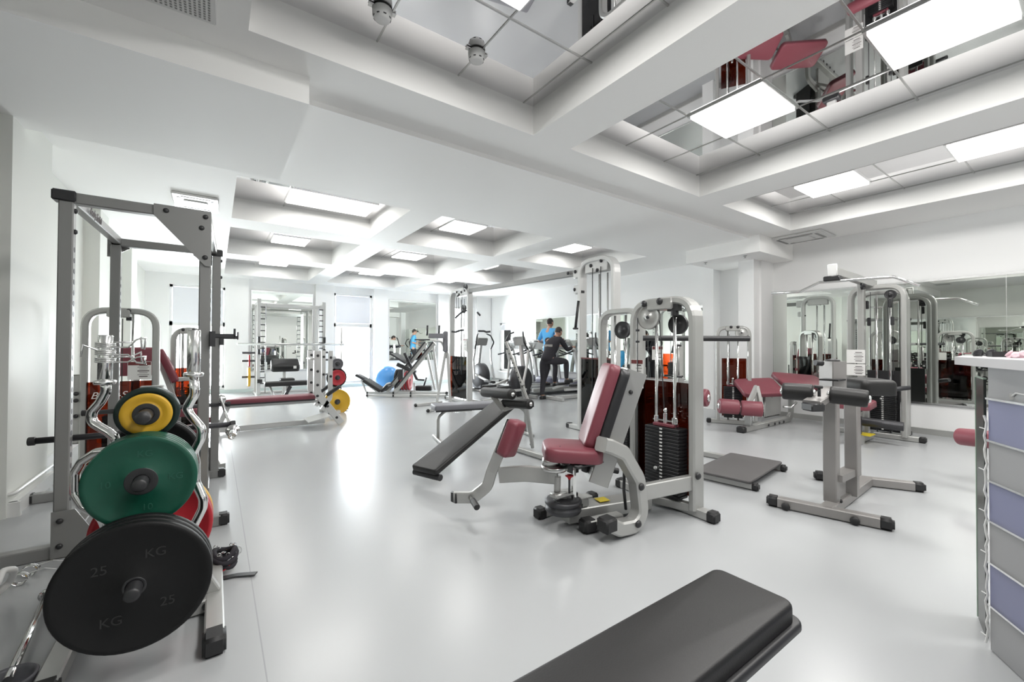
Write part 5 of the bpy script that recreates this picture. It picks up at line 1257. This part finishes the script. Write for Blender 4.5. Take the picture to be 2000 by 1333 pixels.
def elliptical(x, y, label, rz=0.0):
    t = thing('elliptical_trainer', label, 'elliptical trainer', (x, y, 0), rz, group='elliptical trainers')
    b = B(); b.bar((-.75, 0, .05), (.75, 0, .05), .08, .08)
    for xx in (-.75, .75): b.bar((xx, -.28, .04), (xx, .28, .04), .08, .07)
    b.build('base_frame', LW, t, world=False)
    b = B(); b.lathe([(0, -.12), (.28, -.12), (.33, -.08), (.33, .08), (.28, .12), (0, .12)], (.50, 0, .42), (0, 1, 0), 36); b.build('drive_housing', DARKM, t, world=False)
    b = B(); b.box((.52, 0, .18), (.50, .22, .24), bev=.05); b.build('lower_housing', DARKM, t, world=False)
    for s_ in (-1, 1):
        b = B(); b.bar((.45, s_*.20, .35+.12*s_), (-.62, s_*.20, .24), .05, .05); b.build('pedal_arm', LW, t, world=False)
        b = B(); b.pad((-.30, s_*.22, .33), (.36, .14, .05), None, .02, 0, .04); b.build('foot_pedal', RUB, t, world=False)
        b = B(); b.rect([(.30+.05*s_, s_*.27, .35), (.42, s_*.27, .85), (.38-.05*s_, s_*.27, 1.12)], .045, .045, (0, 1, 0), .10); b.build('swing_arm', LW, t, world=False)
        b = B(); b.tube([(.38-.05*s_, s_*.27, 1.12), (.28, s_*.27, 1.30), (.34, s_*.20, 1.48), (.42, s_*.13, 1.52)], .02, 10, .08); b.build('hand_grip', PLBLK, t, world=False)
    b = B(); b.bar((.62, 0, .6), (.50, 0, 1.25), .07, .08, up=(0, 1, 0)); b.build('mast', LW, t, world=False)
    b = B(); b.box((.46, 0, 1.32), (.08, .34, .22), bev=.02, Rm=rotm(y=R(-25))); o = b.build('console', SILV, t, world=False)
    b = B(); b.box((.425, 0, 1.335), (.02, .24, .14), Rm=rotm(y=R(-25))); b.build('screen', SCREEN, o, world=False)
    return t
elliptical(6.95, 7.15, 'elliptical trainer the man in black is stepping on')
elliptical(5.24, 7.66, 'elliptical trainer with dark round housing left of the man in black', R(14))
elliptical(5.74, 9.08, 'elliptical trainer beside the far cable tower', R(90))
c = V((6.14, 8.80, 0))
t = thing('gym_ball', 'small grey exercise ball beside the dark elliptical housing', 'exercise ball', c)
b = B(); b.lathe([(0 if abs(abs(a)-90) < 1 else .15*math.cos(R(a)), .15*math.sin(R(a))) for a in range(-90, 91, 10)], (c.x, c.y, .15), (0, 0, 1), 28); b.build('shell', BALLG, t)
c = D(1119, 722, 8.9)
t = thing('water_dispenser', 'bright blue water bottle on a slim stand by the far right mirror', 'water dispenser', (7.75, 6.62, 0))
b = B(); b.box((7.75, 6.62, .36), (.28, .28, .72), bev=.02); b.build('stand', WHITEP, t)
b = B(); b.lathe([(0, 0), (.06, 0), (.06, .03), (.12, .08), (.125, .2), (.12, .21), (.125, .22), (.125, .34), (.10, .38), (0, .38)], (7.75, 6.62, .72), (0, 0, 1), 28); b.build('bottle', BLUEB, t)

# ================================================================== PEOPLE
def skin_mesh(name, chains, m, parent, sub=2, root=0):
    """one continuous skinned surface; chains = lists of (point, radius or (rx,ry)); equal points are shared"""
    vs, rs, es, idx = [], [], [], {}
    for ch in chains:
        prev = None
        for p, r_ in ch:
            k = tuple(round(q, 4) for q in p)
            if k not in idx: idx[k] = len(vs); vs.append(p); rs.append(r_)
            i = idx[k]
            if prev is not None and prev != i: es.append((prev, i))
            prev = i
    me = bpy.data.meshes.new(name); me.from_pydata([V(p) for p in vs], es, [])
    o = bpy.data.objects.new(name, me); COL.objects.link(o)
    md = o.modifiers.new('Skin', 'SKIN'); md.use_smooth_shade = True
    if not me.skin_vertices: raise RuntimeError('no skin layer')
    for i, r_ in enumerate(rs):
        d = me.skin_vertices[0].data[i]; d.radius = r_ if isinstance(r_, tuple) else (r_, r_); d.use_root = (i == root)
    s_ = o.modifiers.new('Sub', 'SUBSURF'); s_.levels = sub; s_.render_levels = sub
    me2 = bpy.data.meshes.new_from_object(o.evaluated_get(bpy.context.evaluated_depsgraph_get()))
    bpy.data.objects.remove(o); bpy.data.meshes.remove(me)
    me2.name = name; me2.materials.clear(); me2.materials.append(m)
    for p in me2.polygons: p.use_smooth = True
    o = bpy.data.objects.new(name, me2); COL.objects.link(o)
    if parent is not None: o.parent = parent
    return o
def head_part(t, c, yaw, pitch, hair_m):
    """skull with brow, nose, chin and ears; local +y is the face"""
    Rm = (M4.Rotation(yaw, 4, 'Z') @ M4.Rotation(pitch, 4, 'X')); c = V(c)
    b = B(); me = bmesh.ops.create_icosphere(b.bm, subdivisions=4, radius=1)
    for v in b.bm.verts:
        p = v.co.copy(); x, y, z = p.x*.076, p.y*.096, p.z*.118
        if z < -.02: k = 1-(-z-.02)*2.4; x *= k; y = y*(1-(-z-.02)*1.2)+(.012 if y > 0 else 0)
        if y > .04:
            e = math.exp(-((x/.016)**2+((z+.012)/.024)**2)); y += .020*e
            for sx_ in (-1, 1): y -= .010*math.exp(-(((x-sx_*.031)/.016)**2+((z-.012)/.013)**2))
            y += .006*math.exp(-((z-.032)/.012)**2)
            y -= .005*math.exp(-((x/.028)**2+((z+.048)/.006)**2)); y += .007*math.exp(-((x/.024)**2+((z+.095)/.016)**2))
        v.co = c+Rm.to_3x3()@V((x, y, z))
    for f in b.bm.faces: f.smooth = True
    for s_ in (-1, 1):
        n0 = len(b.bm.verts); r_ = bmesh.ops.create_icosphere(b.bm, subdivisions=2, radius=1)
        for v in r_['verts']: p = v.co; v.co = c+Rm.to_3x3()@V((s_*.078+p.x*.010, -.008+p.y*.019, p.z*.032-.002))
    for f in b.bm.faces: f.smooth = True
    o = b.build('head', SKIN, t, world=False)
    b = B()
    for s_ in (-1, 1):
        q = c+Rm.to_3x3()@V((s_*.031, .083, .012)); r_ = bmesh.ops.create_icosphere(b.bm, subdivisions=2, radius=.010)
        for v in r_['verts']: v.co += q
    b.build('eyes', PAPER, o, world=False)
    b = B(); bmesh.ops.create_icosphere(b.bm, subdivisions=4, radius=1)
    dead = []
    for v in b.bm.verts:
        p = v.co.copy()
        if p.z < -.35+ (0 if p.y < .2 else 1.0*p.y): dead.append(v)
        v.co = c+Rm.to_3x3()@V((p.x*.083, p.y*.101-.004, p.z*.124+.003))
    bmesh.ops.delete(b.bm, geom=dead, context='VERTS')
    for f in b.bm.faces: f.smooth = True
    b.build('hair', hair_m, t, world=False)
def hand(t, wrist, dirv, upv, side, curl=.8):
    """palm, four unequal bent fingers and a thumb, as skinned chains"""
    d = V(dirv).normalized(); u = V(upv); s_ = d.cross(u).normalized()*side; u = s_.cross(d).normalized()*side
    w0 = V(wrist); pc = w0+d*.05; ch = [[(tuple(w0), (.026, .020)), (tuple(pc), (.036, .017)), (tuple(w0+d*.085), (.036, .014))]]
    o = skin_mesh('hand', ch, SKIN, t, 1)
    for k, L in enumerate((.072, .08, .075, .06)):
        b0 = w0+d*.08+s_*(-.030+k*.020); p1 = b0+d*L*.45-u*.004; p2 = p1+(d*math.cos(curl)-u*math.sin(curl))*L*.35; p3 = p2+(d*math.cos(curl*1.9)-u*math.sin(curl*1.9))*L*.3
        f = skin_mesh('finger', [[(tuple(b0-d*.015), .009), (tuple(p1), .0085), (tuple(p2), .008), (tuple(p3), .007)]], SKIN, o, 1)
    b0 = w0+d*.025-s_*.030; p1 = b0+(d*.6-s_*.6).normalized()*.035; p2 = p1+(d*.9-u*.5).normalized()*.03
    skin_mesh('thumb', [[(tuple(b0), .012), (tuple(p1), .010), (tuple(p2), .008)]], SKIN, o, 1)
def person(loc, rz, label, J, top_m, leg_m, stripe=False, sleeve=True, yawh=0, pitchh=0):
    t = thing('person', label, 'person', loc, rz)
    pel, che, nk, hd = J['pelvis'], J['chest'], J['neck'], J['head']
    mid = tuple((V(pel)*.45+V(che)*.55)); ab = tuple((V(pel)*.75+V(che)*.25))
    hipL, hipR = J['hipL'], J['hipR']
    def seg(a, b_, f): return tuple(V(a).lerp(V(b_), f))
    body = [[(pel, (.135, .10)), (ab, (.125, .095)), (mid, (.135, .10)), (che, (.155, .105)), (nk, (.055, .055)), (tuple(V(nk).lerp(V(hd), .55)), (.052, .055))]]
    arms = {}; legs = {}
    for s_ in 'LR':
        sh, el, wr = J['sh'+s_], J['el'+s_], J['wr'+s_]
        arms[s_] = [(che, (.155, .105)), (sh, .058), (seg(sh, el, .5), .050), (el, .041), (seg(el, wr, .4), .040), (wr, .027)]
        hp, kn, an, to = J['hip'+s_], J['kn'+s_], J['an'+s_], J['to'+s_]
        legs[s_] = [(pel, (.135, .10)), (hp, .088), (seg(hp, kn, .5), .078), (kn, .056), (seg(kn, an, .35), .056), (an, .036), (to, (.035, .028))]
        body += [arms[s_], legs[s_]]
    skin_mesh('body', body, SKIN, t)
    g = 1.10
    def fat(ch, n=None, f=g, add=.006):
        return [(p, tuple(q*f+add for q in (r_ if isinstance(r_, tuple) else (r_, r_)))) for p, r_ in (ch if n is None else ch[:n])]
    trunk = [(tuple(V(pel)+V((0, -.01, -.10))), (.150, .118)), (pel, (.150, .115)), (ab, (.138, .105)), (mid, (.146, .112)), (che, (.165, .122)), (tuple(V(che).lerp(V(nk), .75)), (.07, .065))]
    skin_mesh('jacket' if sleeve else 'shirt', [fat(trunk)]+[fat(arms[s_], None if sleeve else 4, g, .008) for s_ in 'LR'], top_m, t)
    skin_mesh('trousers', [fat([(tuple(V(pel)+V((0, 0, .05))), (.13, .10)), (pel, (.135, .10))])]+[fat(legs[s_], 6, 1.08, .008) for s_ in 'LR'], leg_m, t)
    for s_ in 'LR':
        an, to = V(J['an'+s_]), V(J['to'+s_]); dd = (to-an); dd.z = 0; dd.normalize(); hl = an-dd*.03; base = min(an.z, to.z)-.045
        b = B(); b.pad((an.x+dd.x*.085, an.y+dd.y*.085, base+.045), (.28, .098, .085), basis(dd), .035, .012, .045); o = b.build('shoe', PLBLK, t, world=False)
        b = B(); b.pad((an.x+dd.x*.085, an.y+dd.y*.085, base+.010), (.285, .102, .020), basis(dd), .004, 0, .047); b.build('shoe_sole', RUB, o, world=False)
        fw = (V(J['wr'+s_])-V(J['el'+s_])).normalized(); hand(t, J['wr'+s_], fw, (0, 0, 1), 1 if s_ == 'L' else -1)
    head_part(t, hd, yawh, pitchh, HAIR)
    if stripe:
        c = V(che).lerp(V(mid), .3)
        b = B(); b.box(c+V((0, -.150, 0)), (.24, .014, .055), bev=.004); b.build('back_print', CLOTHG, t, world=False)
    return t
# man in black: facing the mirror (+x), left foot on the floor, right knee up on the trainer, leaning on it
PJ = dict(pelvis=(0, 0, .93), chest=(.02, .20, 1.26), neck=(.03, .30, 1.42), head=(.04, .38, 1.53),
          hipL=(-.10, 0, .88), knL=(-.11, .01, .47), anL=(-.11, -.04, .085), toL=(-.12, .12, .045),
          hipR=(.10, .03, .88), knR=(.20, .46, .86), anR=(.18, .50, .44), toR=(.18, .65, .40),
          shL=(-.19, .24, 1.36), elL=(-.25, .45, 1.14), wrL=(-.20, .68, 1.20), shR=(.21, .22, 1.36), elR=(.28, .40, 1.12), wrR=(.22, .66, 1.18))
p1 = G(1068, 781)
person((p1.x, p1.y, 0), R(-78), 'person in black tracksuit with one knee raised, leaning on a trainer', PJ, CLOTHB, CLOTHT, stripe=True, pitchh=R(-14))
# runner in the blue shirt on the treadmill
PB = dict(pelvis=(0, 0, .96), chest=(0, .03, 1.32), neck=(0, .04, 1.50), head=(0, .06, 1.64),
          hipL=(-.10, 0, .91), knL=(-.10, .10, .50), anL=(-.10, -.06, .11), toL=(-.10, .09, .06),
          hipR=(.10, 0, .91), knR=(.10, .16, .52), anR=(.10, .12, .10), toR=(.10, .27, .055),
          shL=(-.20, .03, 1.44), elL=(-.27, -.08, 1.18), wrL=(-.22, .16, 1.12), shR=(.20, .03, 1.44), elR=(.27, .06, 1.17), wrR=(.20, .26, 1.22))
person((7.02, 8.33, .165), R(-80), 'person in a sky blue shirt running on a treadmill', PB, CLOTHBLUE, CLOTHT, sleeve=False)

# ================================================================== DUMBBELL RACK against the recessed left wall (seen in the mirror)
t = thing('dumbbell_rack', 'long three tier dumbbell rack seen in the right hand mirror', 'dumbbell rack', (-1.75, 2.3, 0))
for y in (.55, 2.1, 3.75):
    b = B(); b.bar((-1.98, y, .02), (-1.98, y, .95), .06, .05, up=(0, 1, 0)); b.bar((-2.08, y, .03), (-1.38, y, .03), .06, .06); b.bar((-1.40, y, .05), (-1.95, y, .9), .05, .05, up=(0, 1, 0)); b.build('side_frame', SILV, t)
for x, z in ((-1.80, .86), (-1.66, .60), (-1.52, .22)):
    b = B()
    for d_ in (-.09, .09): b.bar((x+d_, .45, z-d_*.35), (x+d_, 3.85, z-d_*.35), .04, .03)
    b.build('shelf_rails', DARKM, t)
def dumbbell_proto():
    o = bpy.data.objects.new('dumbbell', None); COL.objects.link(o); ROOT[o.name] = M4.Identity(4); o['category'] = 'dumbbell'
    for s_ in (-1, 1):
        b = B(); b.lathe([(0, s_*.06), (.060, s_*.06), (.068, s_*.07), (.068, s_*.135), (.060, s_*.145), (0, s_*.145)], (0, 0, 0), (1, 0, 0), 24); q = b.build('weight_head', RUB, o)
        b = B(); b.lathe([(0, s_*.144), (.030, s_*.144), (.030, s_*.148), (0, s_*.148)], (0, 0, 0), (1, 0, 0), 16); b.build('end_disc', STEEL, q)
    b = B(); b.cyl((-.06, 0, 0), (.06, 0, 0), .016); b.build('handle', CHROME, o); return o
dbp = None; tiers = ((-1.80, .86, 'top'), (-1.66, .60, 'middle'), (-1.52, .22, 'bottom'))
ordn = ['first', 'second', 'third', 'fourth', 'fifth', 'sixth', 'seventh', 'eighth', 'ninth', 'tenth', 'eleventh', 'twelfth', 'thirteenth', 'fourteenth', 'fifteenth', 'sixteenth', 'seventeenth', 'eighteenth']
for x, z, nm in tiers:
    for k in range(17 if nm != 'bottom' else 6):
        y = .62+k*.19 if nm != 'bottom' else .8+k*.42
        la = 'black dumbbell, %s along the %s tier of the rack in the mirror' % (ordn[k], nm)
        if dbp is None: dbp = dumbbell_proto(); o = dbp; o.location = (x, y, z+.083); o['label'] = la; o['group'] = 'black dumbbells on the rack'; o.rotation_euler = (0, R(19), 0)
        else: o = dup(dbp, (x, y, z+.083), 0, la, 'black dumbbells on the rack'); o.rotation_euler = (0, R(19), 0)
t = thing('dumbbell', 'small bright pink dumbbell on the bottom tier seen in the mirror', 'dumbbell', (-1.52, 2.68, .26))
b = B()
for s_ in (-1, 1): b.lathe([(0, s_*.04), (.04, s_*.04), (.045, s_*.05), (.045, s_*.10), (.04, s_*.11), (0, s_*.11)], (-1.52, 2.68, .29), (0, 1, 0), 16)
b.build('weight_heads', mat('bright pink vinyl', (.75, .03, .12), .4), t)
b = B(); b.cyl((-1.52, 2.64, .29), (-1.52, 2.72, .29), .015); b.build('handle', MATS['bright pink vinyl'], t)
t = thing('potted_plant', 'green leafy plant in a pot seen only in the mirrors', 'plant', (-1.6, -.6, 0))
b = B(); b.lathe([(0, 0), (.15, 0), (.20, .38), (.21, .40), (.18, .40), (.17, .36), (0, .36)], (-1.6, -.6, 0), (0, 0, 1), 28); b.build('pot', WHITEP, t)
b = B()
for k in range(90):
    a = random.random()*2*PI; e = random.random(); L = .35+.45*random.random(); p0 = V((-1.6, -.6, .40+.5*e)); d_ = V((math.cos(a)*(1.1-e*.5), math.sin(a)*(1.1-e*.5), .35+e)).normalized()
    tip = p0+d_*L; m_ = p0.lerp(tip, .5)+V((0, 0, .05)); sd = d_.cross(V((0, 0, 1))).normalized()*.035
    v1 = [b.bm.verts.new(q) for q in (p0, m_-sd, tip-V((0, 0, .08)), m_+sd)]; b.face(v1)
o = b.build('foliage', GREENLEAF, t)
bpy.context.view_layer.update()
